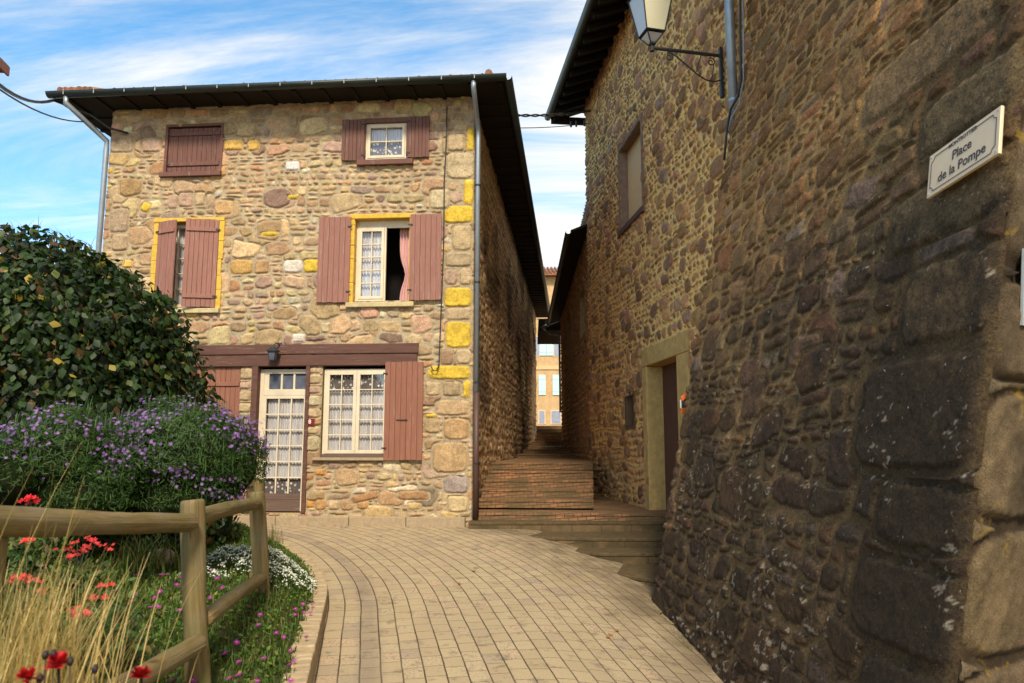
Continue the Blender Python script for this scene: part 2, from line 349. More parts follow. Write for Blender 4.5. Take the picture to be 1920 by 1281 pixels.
# ------------------------------------------------------------------ masonry relief
def masonry(Wd, Ht, res, seed, ch=(.1, .24), asp=(.8, 2.2), gap=.022, pal=None, mortar=(.3, .22, .13), relief=.03, warp=.05, p=(2.6, 5.),
            specials=(), x0=0., z0=0., split=.35, mort_h=.45, course_grow=None, edge=.05, thin=.10, big=0, rough_edge=.022):
    rs = np.random.RandomState(seed); nx = int(Wd / res) + 1; nz = int(Ht / res) + 1
    u = x0 + np.arange(nx) * (Wd / (nx - 1)); v = z0 + np.arange(nz) * (Ht / (nz - 1)); U, V = np.meshgrid(u, v)
    du = Wd / (nx - 1); dv = Ht / (nz - 1)
    wu = U + warp * .8 * (fbm(U * 2.2, V * 2.2, seed + 11, 3) - .5) * 2; wv = V + warp * (fbm(U * 1.1, V * 1.9, seed + 21, 3) - .5) * 2
    en = (fbm(U * 14, V * 14, seed + 31, 3) - .5)
    fn = fbm(U * 26, V * 26, seed + 41, 3) - .5
    mn = fbm(U * 8, V * 8, seed + 51, 3); mn_ = fbm(U * 7, V * 10, seed + 61, 4) - .5
    Hh = relief * mort_h * .4 * mn + relief * .02
    C = np.ones((nz, nx, 3)) * np.array(mortar) * (.8 + .4 * mn)[..., None]
    best = np.zeros((nz, nx))
    st = []; z = z0 - .05
    while z < z0 + Ht + .1:
        cg = course_grow(z) if course_grow else 1.
        h = rs.uniform(*ch) * cg
        flat = rs.rand() < thin
        if flat: h = ch[0] * .62 * cg
        x = x0 - rs.rand() * .3
        while x < x0 + Wd + .2:
            w = h * (rs.uniform(1.8, 4.5) if flat else rs.uniform(*asp))
            if w > ch[1] * 2.4 * cg: w = ch[1] * 2.4 * cg
            if h > ch[0] * 1.5 and rs.rand() < split:
                k = rs.uniform(.35, .65); st.append((x + w / 2, z + h * k / 2, w / 2, h * k / 2)); st.append((x + w / 2, z + h * (k + 1) / 2, w / 2, h * (1 - k) / 2))
            else: st.append((x + w / 2, z + h / 2 + rs.normal(0, .05) * h, w / 2, h / 2 * rs.uniform(.86, 1.1)))
            x += w
        z += h
    pal = np.array([q[:3] for q in pal]), np.array([q[3] for q in pal]); pw = pal[1] / pal[1].sum()
    bigs = [(x0 + rs.rand() * Wd, z0 + rs.rand() * Ht, rs.uniform(.75, 1.25) * ch[1], rs.uniform(.55, .85) * ch[1]) for _ in range(big)]
    jobs = [(s, None) for s in st] + [(s, None, 1) for s in bigs] + [(s, s) for s in specials]
    for jb in jobs:
        s, spc = jb[0], jb[1]; isbig = len(jb) > 2
        if isbig and course_grow: s = (s[0], s[1], s[2] * course_grow(s[1]), s[3] * course_grow(s[1]))
        if spc is None:
            cx, cz, a, b = s; a -= gap * rs.uniform(.35, .8); b -= gap * rs.uniform(.3, .75)
            rot = rs.normal(0, .06); pp = rs.uniform(*p); colr = pal[0][rs.choice(len(pw), p=pw)] * rs.uniform(.78, 1.22) * (1 + rs.normal(0, .04, 3)); rr = relief * rs.uniform(.55, 1.15); X, Z = wu, wv
            cuts = [(rs.uniform(0, 6.28), rs.uniform(.84, 1.2)) for _ in range(5)]
        else:
            cx, cz, a, b = s[0], s[1], s[2] / 2, s[3] / 2; rot = s[5] if len(s) > 5 else 0.; pp = rs.uniform(4, 7); colr = np.array(s[4]); rr = relief * .95; X, Z = U, V; cuts = []
        if a < .01 or b < .008: continue
        mrg = warp * 1.3 + .02 + (abs(rot) * max(a, b)); ex = max(a, b) if abs(rot) > .3 else 0
        i0 = int((cx - max(a, ex) - mrg - x0) / du); i1 = int((cx + max(a, ex) + mrg - x0) / du) + 2; j0 = int((cz - max(b, ex) - mrg - z0) / dv); j1 = int((cz + max(b, ex) + mrg - z0) / dv) + 2
        i0 = max(i0, 0); j0 = max(j0, 0); i1 = min(i1, nx); j1 = min(j1, nz)
        if i0 >= i1 or j0 >= j1: continue
        sl_ = (slice(j0, j1), slice(i0, i1)); dx = X[sl_] - cx; dz = Z[sl_] - cz; c_, s_ = math.cos(rot), math.sin(rot)
        lx = (dx * c_ + dz * s_) / a; lz = (-dx * s_ + dz * c_) / b
        q = (np.abs(lx) ** pp + np.abs(lz) ** pp) ** (1 / pp)
        for an, cc in cuts: q = np.maximum(q, (lx * math.cos(an) + lz * math.sin(an)) / cc)
        m_ = min(a, b); d = (1 - q) * m_ + en[sl_] * min(rough_edge, m_ * .45)
        k = sstep(d, 0, min(edge, m_ * .7)) ** .6
        k8 = sstep(d, 0, .008)
        if spc is not None or isbig: Hh[sl_] = np.where(q < 1.12, relief * mort_h * .2, Hh[sl_]); best[sl_] = np.where(q < 1.12, 0, best[sl_]); C[sl_] = np.where((q < 1.12)[..., None], np.array(mortar) * .9, C[sl_])
        hh = relief * .1 + rr * k + fn[sl_] * relief * .30 * k8 + mn_[sl_] * relief * .35 * k8 + (lx * rs.normal(0, .12) + lz * rs.normal(0, .12)) * relief * k8
        up = (k8 > best[sl_]) | ((k8 > .5) & (hh > Hh[sl_]))
        up &= d > 0
        Hh[sl_] = np.where(up, np.maximum(hh, Hh[sl_] * (1 - k8)), Hh[sl_])
        tone = (1 + .45 * fn[sl_] + .2 * en[sl_] + .5 * mn_[sl_])[..., None]
        C[sl_] = np.where(up[..., None], C[sl_] * (1 - k8[..., None]) + colr * tone * k8[..., None], C[sl_]); best[sl_] = np.where(up, np.maximum(best[sl_], k8), best[sl_])
    return U, V, Hh, np.clip(C, .004, .9), best
def grid_faces(nz, nx, keep=None):
    i = np.arange(nz * nx).reshape(nz, nx); f = np.stack([i[:-1, :-1], i[:-1, 1:], i[1:, 1:], i[1:, :-1]], -1).reshape(-1, 4)
    return f if keep is None else f[keep.ravel()]
def keep_mask(U, V, holes):
    cu = (U[:-1, :-1] + U[1:, 1:]) / 2; cv = (V[:-1, :-1] + V[1:, 1:]) / 2; k = np.ones(cu.shape, bool)
    for a, b, c, d in holes: k &= ~((cu > a) & (cu < b) & (cv > c) & (cv < d))
    return k

# ================================================================== GROUND, ROAD, STEPS
xs = np.concatenate([np.linspace(-60, -9, 14), np.linspace(-8.6, 3.4, 90), np.linspace(4, 60, 14)]); ys = np.concatenate([np.linspace(-30, 1, 12), np.linspace(1.3, 14.3, 90), np.linspace(15, 90, 18)])
def ground_sheet(name, X, Y, off, mat, uv=None, keep=None):
    Z = gz(np.clip(X, -9, 3.2), np.clip(Y, -3, 14.2)) + off
    return raw(name, np.stack([X, Y, Z], -1), grid_faces(*X.shape, keep=keep), mat, smooth=True, uv=uv)
X, Y = np.meshgrid(xs, ys); tag(ground_sheet('ground', X, Y, -.03, MT['earth']), kind='structure')
a1 = np.array([(.6, -6), (.1, -2), (-.35, 1.5), (-.85, 4.4), (-1.17, 6.115), (-1.36, 7.1), (-1.6, 8.29), (-1.86, 9.2), (-2.22, 10.13), (-2.72, 11.15), (-3.32, 12.03), (-4.25, 12.9), (-5.6, 13.6), (-7.5, 14.1), (-12, 14.6)])
def smooth_path(P, n=16):
    out = []
    for i in range(len(P) - 1):
        p0, p1, p2, p3 = P[max(i - 1, 0)], P[i], P[i + 1], P[min(i + 2, len(P) - 1)]
        for t in np.arange(n) / n: out.append(.5 * ((2 * p1) + (-p0 + p2) * t + (2 * p0 - 5 * p1 + 4 * p2 - p3) * t * t + (-p0 + 3 * p1 - 3 * p2 + p3) * t ** 3))
    out.append(P[-1]); return np.array(out)
path = smooth_path(a1)
def path_uv(X, Y):
    T = np.diff(path, axis=0); Ls = np.hypot(*T.T); cum = np.concatenate([[0], np.cumsum(Ls)]); T = T / Ls[:, None]
    P = np.stack([X.ravel(), Y.ravel()], -1); bd = np.full(len(P), 1e9); so = np.zeros(len(P)); oo = np.zeros(len(P))
    for i in range(len(T)):
        d = P - path[i]; t = np.clip(d @ T[i], 0, Ls[i]); e = d - t[:, None] * T[i]; dd = np.hypot(*e.T); sg = d[:, 0] * T[i, 1] - d[:, 1] * T[i, 0]
        up = dd < bd; bd[up] = dd[up]; so[up] = cum[i] + t[up]; oo[up] = (dd * np.sign(sg))[up]
    return np.stack([oo, so], -1)
X, Y = np.meshgrid(np.arange(-8.5, 3.21, .06), np.arange(0, 13.9, .06)); uv = path_uv(X, Y)
o_ = uv[:, 0].reshape(X.shape); kp = (o_[:-1, :-1] > -.42)
tag(ground_sheet('road', X, Y, 0, MT['paving'], uv=uv, keep=kp), kind='structure')

# kerb: a curved row of pale stones holding the flower bed
def off_path(o, s0=0, s1=1e9):
    T = np.diff(path, axis=0); T = np.vstack([T, T[-1]]); T /= np.hypot(*T.T)[:, None]; return path + np.stack([T[:, 1], -T[:, 0]], -1) * o, T
KL = path
def kerb_h(y): return float(np.interp(y, [2, 5, 6, 8, 9.5, 11, 12], [.22, .21, .20, .13, .06, .03, .025]))
cumk = np.concatenate([[0], np.cumsum(np.hypot(*np.diff(path, axis=0).T))])
def pt_at(s, o):
    x = np.interp(s, cumk, path[:, 0]); y = np.interp(s, cumk, path[:, 1]); x2 = np.interp(s + .02, cumk, path[:, 0]); y2 = np.interp(s + .02, cumk, path[:, 1])
    t = np.array([x2 - x, y2 - y]); t /= max(1e-9, np.hypot(*t)); return np.array([x + t[1] * o, y - t[0] * o]), t
mb = MB(); rs = random.Random(4); s = 6.5
while s < 20.4:
    w = rs.uniform(.09, .17); 
    (ax, ay), _ = pt_at(s + .006, -.34); (bx, by), _ = pt_at(s + w - .004, -.34); (dx_, dy_), _ = pt_at(s + .006, -.50 - rs.uniform(-.03, .03)); (ex, ey), _ = pt_at(s + w - .004, -.50 - rs.uniform(-.03, .03))
    h = kerb_h(ay) + rs.uniform(-.012, .012); pts = [(ax, ay), (bx, by), (ex, ey), (dx_, dy_)]; z = [float(gz(*q)) for q in pts]
    mb.add([(*q, zz_ - .3) for q, zz_ in zip(pts, z)] + [(q[0], q[1], z[0] + h + rs.uniform(-.006, .006)) for q in pts], [(3, 2, 1, 0), (4, 5, 6, 7), (0, 1, 5, 4), (1, 2, 6, 5), (2, 3, 7, 6), (3, 0, 4, 7)]); s += w
tag(mb.build('kerb', MT['kerbstone'], bevel=.012), kind='structure')

# flower bed surface
def bed_z(x, y):
    uvp = path_uv(np.atleast_1d(np.asarray(x, float)), np.atleast_1d(np.asarray(y, float))); d = np.maximum(-uvp[:, 0] - .48, 0)
    kh = np.interp(np.atleast_1d(y), [2, 5, 6, 8, 9.5, 11, 12], [.22, .21, .20, .13, .06, .03, .025])
    return (gz(x, y) + kh - .03 + .62 * np.minimum(d, .55) + .04 * (fbm(np.atleast_1d(x) * 2 + 50, np.atleast_1d(y) * 2, 5, 3) - .5)).reshape(np.shape(x)) if np.shape(x) else float((gz(x, y) + kh - .03 + .62 * np.minimum(d, .55))[0])
X, Y = np.meshgrid(np.arange(-9, -.2, .08), np.arange(.5, 13.2, .08)); uv = path_uv(X, Y); o_ = uv[:, 0].reshape(X.shape)
bs = raw('flower_bed', np.stack([X, Y, bed_z(X.ravel(), Y.ravel()).reshape(X.shape)], -1), grid_faces(*X.shape, keep=(o_[:-1, :-1] < -.42)), MT['soil'], smooth=True)
tag(bs, kind='structure')

# steps: in the left house's frame (x right along facade, y up the alley)
def slab(mbx, pts, z): mbx.prism(pts, z - .6, z)
mb = MB()
inv1 = FR1.inverted()
def L1(x, y): q = inv1 @ Vector((x, y, 0)); return (q.x, q.y)
def wall2x(yl, zl=0):                                     # local x of the right-hand far wall at alley distance yl
    for t in range(60): pass
    a = -.705 + yl * math.sin(A1); Yw = 13.3 + yl * math.cos(A1); Xw = 4.09 - .1116 * Yw
    return (Xw - a) / math.cos(A1) * 1.0
tr = [(.12, .37), (.78, .55), (1.42, .70), (2.05, .85), (2.7, 1.0), (3.35, 1.16), (11.2, 1.27), (14., 1.41), (16.8, 1.56), (19.5, 1.72), (22.2, 1.89), (23.4, 2.05), (24.6, 2.22), (25.8, 2.4), (27, 2.6)]
for k, (y, z) in enumerate(tr):
    y2 = tr[k + 1][0] + .3 if k + 1 < len(tr) else 50
    ym = y + (0 if k + 1 < len(tr) else 0); Ym = 13.3 + ym * math.cos(A1); wr = (wall2x(y) + .4) if k == 0 else ((.1045 * Ym + .705 - ym * math.sin(A1)) / math.cos(A1) if y < 6 else 2.9)
    if k == 0: y2 = 6.5
    if k + 1 == len(tr): mb.box(-12, 16, y, y2, z - .6, z)
    else:
        mb.box(-.3, wr, y, y2, z - .15 - (.4 if k == 0 else .0), z - .045)
        mb.box(-.3, wr, y - .012, y2, z - .043, z)          # nosing course proud of the riser
tag(mb.build('alley_steps', MT['step_brick'], fr=FR1, bevel=.006), kind='structure')
CS = [([(-.72, 13.0), (.6, 13.0), (3.2, 12.98), (3.2, 14.6), (-.72, 13.6)], .25), ([(-.6, 12.9), (.1, 12.45), (.7, 12.18), (1.4, 12.08), (3.2, 12.05), (3.2, 13.1), (-.6, 13.1)], .095),
      ([(.3, 12.3), (.85, 11.75), (1.3, 11.5), (3.2, 11.38), (3.2, 12.2), (.3, 12.5)], -.05), ([(.6, 11.6), (1.03, 10.98), (1.4, 10.6), (1.9, 10.08), (3.2, 9.6), (3.2, 11.5), (.6, 11.9)], -.20)]
mb = MB(); mt = MB()
for pts, z in CS: mb.prism([L1(*q) for q in pts], z - .6, z - .05); c0 = Vector((2.2, 13.2)); mt.prism([L1(*(Vector(q) + (Vector(q) - c0).normalized() * .012)) for q in pts], z - .048, z)
tag(mb.build('corner_steps', MT['step_dark'], fr=FR1, bevel=.008), kind='structure'); tag(mt.build('corner_step_treads', MT['step_tread'], fr=FR1, bevel=.01), kind='structure')

# ================================================================== LEFT HOUSE
house = empty('stone_house', 'rubble stone house with brown shutters and yellow quoins facing the paved street', 'house', FR1)
def rect1(a, b, c, d, dep=0.):                            # pixel rectangle -> x0,x1,z0,z1 on the facade
    x0, z1 = F1(a, b, dep); x1, z0 = F1(c, d, dep); return x0, x1, z0, z1
W1 = rect1(318, 240, 412, 322); W2 = rect1(687, 233, 762, 299); W3 = rect1(300, 418, 405, 577); W4 = rect1(667, 412, 766, 565)
WG = rect1(606, 686, 727, 858); DR = rect1(482, 686, 570, 962); GR = rect1(330, 687, 440, 963)
Y_ = (.62, .40, .045); YO = (.56, .33, .08); PK = (.44, .28, .18); PL = (.62, .52, .40); TN = (.46, .32, .17)
def sp1(px0, py0, px1, py1, c, rot=0.):
    a, b, c_, d = rect1(px0, py0, px1, py1); return ((a + b) / 2, (c_ + d) / 2, b - a, d - c_, c, rot)
spec = [sp1(876, 238, 889, 284, Y_), sp1(870, 337, 888, 385, Y_), sp1(831, 387, 887, 418, Y_), sp1(834, 540, 884, 575, Y_), sp1(836, 604, 883, 652, Y_), sp1(803, 686, 883, 711, Y_),
        sp1(868, 713, 882, 746, Y_), sp1(795, 776, 818, 784, Y_), sp1(570, 487, 597, 511, Y_), sp1(266, 380, 282, 398, Y_, -.5), sp1(490, 435, 526, 443, Y_), sp1(540, 366, 562, 374, Y_),
        sp1(420, 263, 455, 282, YO), sp1(465, 264, 487, 283, YO), sp1(839, 253, 871, 283, TN), sp1(838, 288, 888, 335, (.5, .37, .2)), sp1(807, 356, 842, 392, (.50, .38, .21)),
        sp1(838, 422, 872, 440, TN), sp1(848, 424, 884, 470, (.48, .34, .17)), sp1(834, 474, 884, 500, (.38, .27, .15)), sp1(834, 505, 858, 534, PK), sp1(862, 503, 884, 535, TN),
        sp1(836, 578, 883, 600, TN), sp1(826, 656, 850, 684, (.33, .2, .11)), sp1(856, 655, 883, 683, TN), sp1(798, 716, 826, 742, TN), sp1(830, 716, 864, 743, (.36, .25, .13)),
        sp1(818, 750, 880, 779, (.46, .30, .15)), sp1(796, 787, 824, 812, (.40, .27, .13)), sp1(832, 785, 880, 824, (.45, .27, .12)), sp1(812, 830, 876, 886, (.44, .28, .13)),
        sp1(832, 893, 878, 925, (.33, .25, .2)), sp1(840, 930, 878, 960, (.5, .36, .18)), sp1(745, 920, 805, 938, (.36, .20, .09)), sp1(765, 942, 790, 956, (.55, .38, .16)),
        sp1(404, 376, 436, 402, (.52, .31, .13)), sp1(316, 366, 333, 392, PK), sp1(337, 362, 362, 388, PK), sp1(366, 361, 384, 386, TN), sp1(388, 363, 396, 392, TN), sp1(399, 366, 403, 392, PK),
        sp1(431, 488, 474, 514, (.50, .29, .09)), sp1(478, 489, 504, 513, (.40, .23, .10)), sp1(532, 488, 568, 512, PL), sp1(536, 304, 562, 320, (.68, .62, .54)), sp1(548, 626, 572, 642, PL),
        sp1(208, 255, 250, 286, (.36, .25, .15)), sp1(268, 262, 302, 285, PK), sp1(209, 392, 240, 436, (.36, .25, .15)), sp1(212, 440, 240, 470, (.40, .27, .15)), sp1(230, 488, 250, 502, YO),
        sp1(445, 690, 474, 712, TN), sp1(443, 716, 472, 730, PK), sp1(444, 733, 471, 752, TN), sp1(443, 756, 472, 774, (.44, .32, .16)),
        sp1(577, 689, 604, 700, TN), sp1(576, 703, 603, 720, TN), sp1(575, 724, 603, 738, PK), sp1(576, 742, 602, 762, (.46, .36, .2)), sp1(575, 766, 603, 784, TN), sp1(575, 800, 600, 814, TN), sp1(574, 818, 598, 846, (.44, .34, .18)),
        sp1(590, 880, 612, 892, (.50, .24, .07)), sp1(575, 938, 590, 952, (.52, .26, .07)), sp1(592, 936, 612, 956, (.5, .27, .1)), sp1(616, 938, 636, 956, TN), sp1(640, 936, 664, 957, (.45, .27, .13)), sp1(670, 938, 690, 955, (.48, .26, .1)),
        sp1(657, 925, 710, 940, (.36, .19, .08), .25)]
PALF = [(.45, .30, .145, 4), (.40, .255, .125, 4), (.47, .29, .155, 3), (.36, .22, .12, 2.5), (.50, .36, .18, 2.5), (.46, .25, .115, 1.6), (.38, .245, .16, 2), (.56, .45, .29, .6), (.56, .37, .08, .22), (.29, .18, .115, 1)]
U, V, Hh, C, bst = masonry(7.04, 8.25, .0125, 7, ch=(.10, .235), asp=(.7, 2.3), gap=.016, pal=PALF, mortar=(.41, .31, .18), relief=.034, warp=.065, p=(3.2, 7), big=120, edge=.032, specials=spec, x0=-7.02, z0=0, mort_h=.6)
holes = [W1, W2, W3, W4, WG, DR, GR]
# thin lintel/jamb tint: yellow-painted surrounds belong to the window parts below
C = C * np.array([.94, .97, 1.04]); yy = -Hh; yy[:, 0] = .06; yy[:, -1] = .06
raw('front_wall', np.stack([U, yy, V], -1), grid_faces(*U.shape, keep=keep_mask(U, V, holes)), MT['facade'], house, smooth=True, col=C.reshape(-1, 3))
# wall returns closing the shell
mb = MB(); mb.box(-7.0, -6.75, .28, 23.4, -.2, 8.1); mb.box(-6.75, -.3, 23.1, 23.4, -.2, 8.1); mb.build('rear_wall', MT['render'], house)
U, V, Hh, C, bst = masonry(23.7, 8.3, .033, 19, ch=(.12, .26), asp=(.8, 2.2), gap=.045, pal=[(.38, .24, .12, 3), (.32, .2, .095, 3), (.42, .27, .14, 2), (.26, .165, .09, 2)], mortar=(.56, .37, .19), relief=.035, warp=.08, x0=0, z0=-.1, big=150, mort_h=.9)
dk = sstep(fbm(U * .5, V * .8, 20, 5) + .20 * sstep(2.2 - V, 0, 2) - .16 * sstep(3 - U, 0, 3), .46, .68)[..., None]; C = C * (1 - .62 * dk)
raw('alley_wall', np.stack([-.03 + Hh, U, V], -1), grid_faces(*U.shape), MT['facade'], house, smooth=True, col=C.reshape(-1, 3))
mb = MB(); mb.box(-.3, -.06, 0.06, 23.69, -.2, 8.15); mb.build('alley_wall_core', MT['render'], house)
# reveals, each a four-sided tunnel
def reveal(name, r, dep, mat, par, bak=True, y0=-.012, t=.12):
    x0, x1, z0, z1 = r; m = MB(); m.box(x0 - t, x0, y0, dep, z0 - t, z1 + t); m.box(x1, x1 + t, y0, dep, z0 - t, z1 + t); m.box(x0, x1, y0, dep, z1, z1 + t); m.box(x0, x1, y0, dep, z0 - t, z0); return m.build(name, mat, par)
MT['reveal'] = m_plain('reveal_mortar', (.33, .24, .13), .95, .1, .25, scale=12)

def grid_window(parent, r, dep, cols, rows, leaves=1, fw=.055, bar=.018, mat=None, lace=0, top_lace=False, cur=True, name='window'):
    """timber window: frame > glazing bars, pane, curtain"""
    mat = mat or MT['cream']; x0, x1, z0, z1 = r; m = MB(); y0, y1 = dep - .03, dep + .02
    f = MB(); f.box(x0, x0 + fw * .7, y0, y1, z0, z1); f.box(x1 - fw * .7, x1, y0, y1, z0, z1); f.box(x0 + fw * .7, x1 - fw * .7, y0, y1, z0, z0 + fw * .8); f.box(x0 + fw * .7, x1 - fw * .7, y0, y1, z1 - fw * .7, z1)
    win = f.build(name, mat, parent, bevel=.004)
    ix0, ix1, iz0, iz1 = x0 + fw * .7, x1 - fw * .7, z0 + fw * .8, z1 - fw * .7; lw = (ix1 - ix0) / leaves
    for k in range(leaves):
        a, b = ix0 + k * lw + .002, ix0 + (k + 1) * lw - .002; s = MB(); q = fw; yy0, yy1 = y0 - .012, y1 - .012
        s.box(a, a + q, yy0, yy1, iz0, iz1); s.box(b - q, b, yy0, yy1, iz0, iz1); s.box(a + q, b - q, yy0, yy1, iz0, iz0 + q); s.box(a + q, b - q, yy0, yy1, iz1 - q, iz1)
        for i in range(1, cols): xx = a + q + (b - a - 2 * q) * i / cols; s.box(xx - bar / 2, xx + bar / 2, yy0 + .006, yy1 - .004, iz0 + q, iz1 - q)
        for j in range(1, rows):
            zq = iz0 + q + (iz1 - iz0 - 2 * q) * j / rows
            for i in range(cols):
                xa = a + q + (b - a - 2 * q) * i / cols + (bar / 2 if i else 0); xb = a + q + (b - a - 2 * q) * (i + 1) / cols - (bar / 2 if i < cols - 1 else 0); s.box(xa, xb, yy0 + .008, yy1 - .006, zq - bar / 2, zq + bar / 2)
        s.build('sash', mat, win, bevel=.003)
        MB().box(a + q * .8, b - q * .8, yy1 - .003, yy1 + .001, iz0 + q * .8, iz1 - q * .8).build('pane', MT['glass'], win)
        if cur: curtain(win, a + .01, b - .01, yy1 + .05, iz0, iz1 - .02, MT['curtain'])
        if lace: curtain(win, a + .01, b - .01, yy1 + .035, iz0, iz0 + lace, MT['lace'])
        if top_lace: curtain(win, a + .01, b - .01, yy1 + .032, iz1 - .34, iz1 - .02, MT['lace'])
    return win
def curtain(par, x0, x1, y, z0, z1, mat, amp=.012, n=60, name='curtain', gather=0.):
    u = np.linspace(0, 1, n); v = np.linspace(0, 1, 14); U, V = np.meshgrid(u, v); ph = 2 * np.pi * U * (x1 - x0) / .055
    g = 1 - gather * np.exp(-((V - .38) / .16) ** 2) * .45 - gather * (1 - V) * .1
    Xc = x1 - (x1 - x0) * (1 - U) * g if gather else x0 + (x1 - x0) * U
    return raw(name, np.stack([Xc, y + amp * np.sin(ph + 2 * np.sin(V * 2)) + .003 * np.sin(ph * 2.3), z0 + (z1 - z0) * V], -1), grid_faces(*U.shape), mat, par, smooth=True)
def shutter(parent, x0, x1, z0, z1, y, mat, ang=0., hinge=0, planks=6, battens=(.12, .88), back=False, name='shutter', thick=.028):
    """plank shutter; ang swings it about its hinge edge (0 = left edge, 1 = right edge)"""
    w = x1 - x0; hx = x0 if hinge == 0 else x1; m = MB(); Mx = Matrix.Translation((hx, y, 0)) @ Matrix.Rotation(ang, 4, 'Z') @ Matrix.Translation((-hx, 0, 0))
    rg = random.Random(int(x0 * 1000) + planks)
    for i in range(planks):
        a = x0 + w * i / planks + .003; b = x0 + w * (i + 1) / planks - .003; dz = rg.uniform(-.006, .006); dy = rg.uniform(0, .004)
        m.box(a, b, -thick + dy, 0, z0 + dz, z1 + dz, Mx)
        m.box(a - .004, b + .004, -.012, -.002, z0 + .01, z1 - .01, Mx) if i % 2 == 0 else None
    o = m.build(name, mat, parent, bevel=.003)
    s = (-thick - .022, -thick) if back else (0, .02)
    for q in battens: MB().box(x0 + .02, x1 - .02, s[0], s[1], z0 + (z1 - z0) * q - .035, z0 + (z1 - z0) * q + .035, Mx).build('batten', mat, o, bevel=.003)
    iy = (-thick - .03, -thick - .022) if back else (-thick - .012, -thick - .002)
    xh = x0 if hinge == 0 else x1; sgn = 1 if hinge == 0 else -1
    for q in battens: MB().box(min(xh - .03 * sgn, xh + .05 * sgn), max(xh - .03 * sgn, xh + .05 * sgn), iy[0], iy[1], z0 + (z1 - z0) * q - .014, z0 + (z1 - z0) * q + .014, Mx).build('hinge', MT['iron'], o)
    return o
# W1: closed attic shutters with frame
wa = reveal('attic_opening', W1, .16, MT['attic_wood'], house, y0=-.04, t=.05)
x0, x1, z0, z1 = W1; shutter(wa, x0 + .0, x1 - .0, z0 + .03, z1 - .02, .03, MT['attic_wood'], planks=11, battens=(.16, .86), back=True)
MB().box(x0 - .1, x1 + .06, -.10, .02, z0 - .10, z0 - .01).build('window_sill', MT['attic_wood'], wa, bevel=.008)
MB().box(x0 - .02, x1 + .02, .17, .19, z0, z1 + .3).build('backing_board', MT['dark_in'], wa)  # near-black sheet, shade behind the closed shutters put into its colour
# W2
wb = reveal('small_window_opening', W2, .16, MT['attic_wood'], house, y0=-.05, t=.09)
grid_window(wb, W2, .03, 2, 2, 1, fw=.05, lace=.32)
x0, x1, z0, z1 = W2; MB().box(x0 - .14, x1 + .14, -.11, .0, z0 - .12, z0 - .02).build('window_sill', MT['attic_wood'], wb, bevel=.008)
a = rect1(644, 228, 684, 303); shutter(wb, a[0], a[1], a[2], a[3], -.05, MT['attic_wood'], hinge=1, planks=6)
a = rect1(767, 222, 806, 297); shutter(wb, a[0], a[1], a[2], a[3], -.05, MT['attic_wood'], hinge=0, planks=6)
# W3: yellow surround, shutters ajar
def surround(name, r, t, par, mat, y=-.05, lint=.1, seed=1, sill=None):
    x0, x1, z0, z1 = r; rg = random.Random(seed); m = MB(); z = z0
    for side in (0, 1):
        z = z0 - .02
        while z < z1:
            h = min(rg.uniform(.25, .45), z1 - z); w = t * rg.uniform(.8, 1.2)
            if side == 0: m.box(x0 - w, x0, y + rg.uniform(0, .008), .22, z, z + h - .004)
            else: m.box(x1, x1 + w, y + rg.uniform(0, .008), .22, z, z + h - .004)
            z += h
    m.box(x0 - t * 1.1, x1 + t * 1.1, y - .004, .22, z1, z1 + lint)
    o = m.build(name, mat, par, bevel=.012)
    if sill: MB().box(x0 - t * 1.2, x1 + t * 1.1, y - .05, .2, z0 - .11, z0 - .021).build('window_sill', MT['plinth' if sill == 1 else 'sill_yellow'], o, bevel=.012)
    return o
MT['sill_yellow'] = m_plain('sill_stone', (.5, .40, .22), .9, .2, .2, scale=14, grime=(.33, .28, .12))
wc = surround('yellow_surround', W3, .085, house, MT['yellow_stone'], seed=3, lint=.07, sill=2)
x0, x1, z0, z1 = W3
s_ = shutter(wc, x0 + .01, x0 + .46, z0, z1, -.02, MT['shutter'], ang=R(-20), hinge=0, planks=5, back=True)
s_ = shutter(wc, x1 - .60, x1 - .01, z0, z1 + .02, -.02, MT['shutter'], ang=R(13), hinge=1, planks=7, back=True)
grid_window(wc, W3, .14, 2, 5, 2, fw=.05)
# W4: open window
wd = surround('yellow_surround', W4, .10, house, MT['yellow_stone'], seed=5, lint=.09, sill=2)
x0, x1, z0, z1 = W4; xm = x0 + (x1 - x0) * .55
m = MB(); m.box(x0, x0 + .03, .10, .15, z0, z1); m.box(x1 - .03, x1, .10, .15, z0, z1); m.box(x0 + .03, x1 - .03, .10, .15, z1 - .14, z1); m.box(x0 + .03, x1 - .03, .10, .15, z0, z0 + .035)
fm = m.build('window_frame', MT['cream'], wd, bevel=.004)
grid_window(wd, (x0 + .02, xm, z0 + .03, z1 - .12), .12, 2, 5, 1, fw=.05, name='window')
curtain(wd, x1 - .25, x1 - .03, .26, z0, z1 - .1, MT['pink'], amp=.02, gather=1., name='curtain')
a = rect1(601, 410, 656, 568); shutter(wd, a[0], a[1], a[2], a[3], -.06, MT['shutter'], hinge=1, planks=6)
a = rect1(771, 405, 828, 564); shutter(wd, a[0], a[1], a[2], a[3], -.06, MT['shutter'], hinge=0, planks=6)
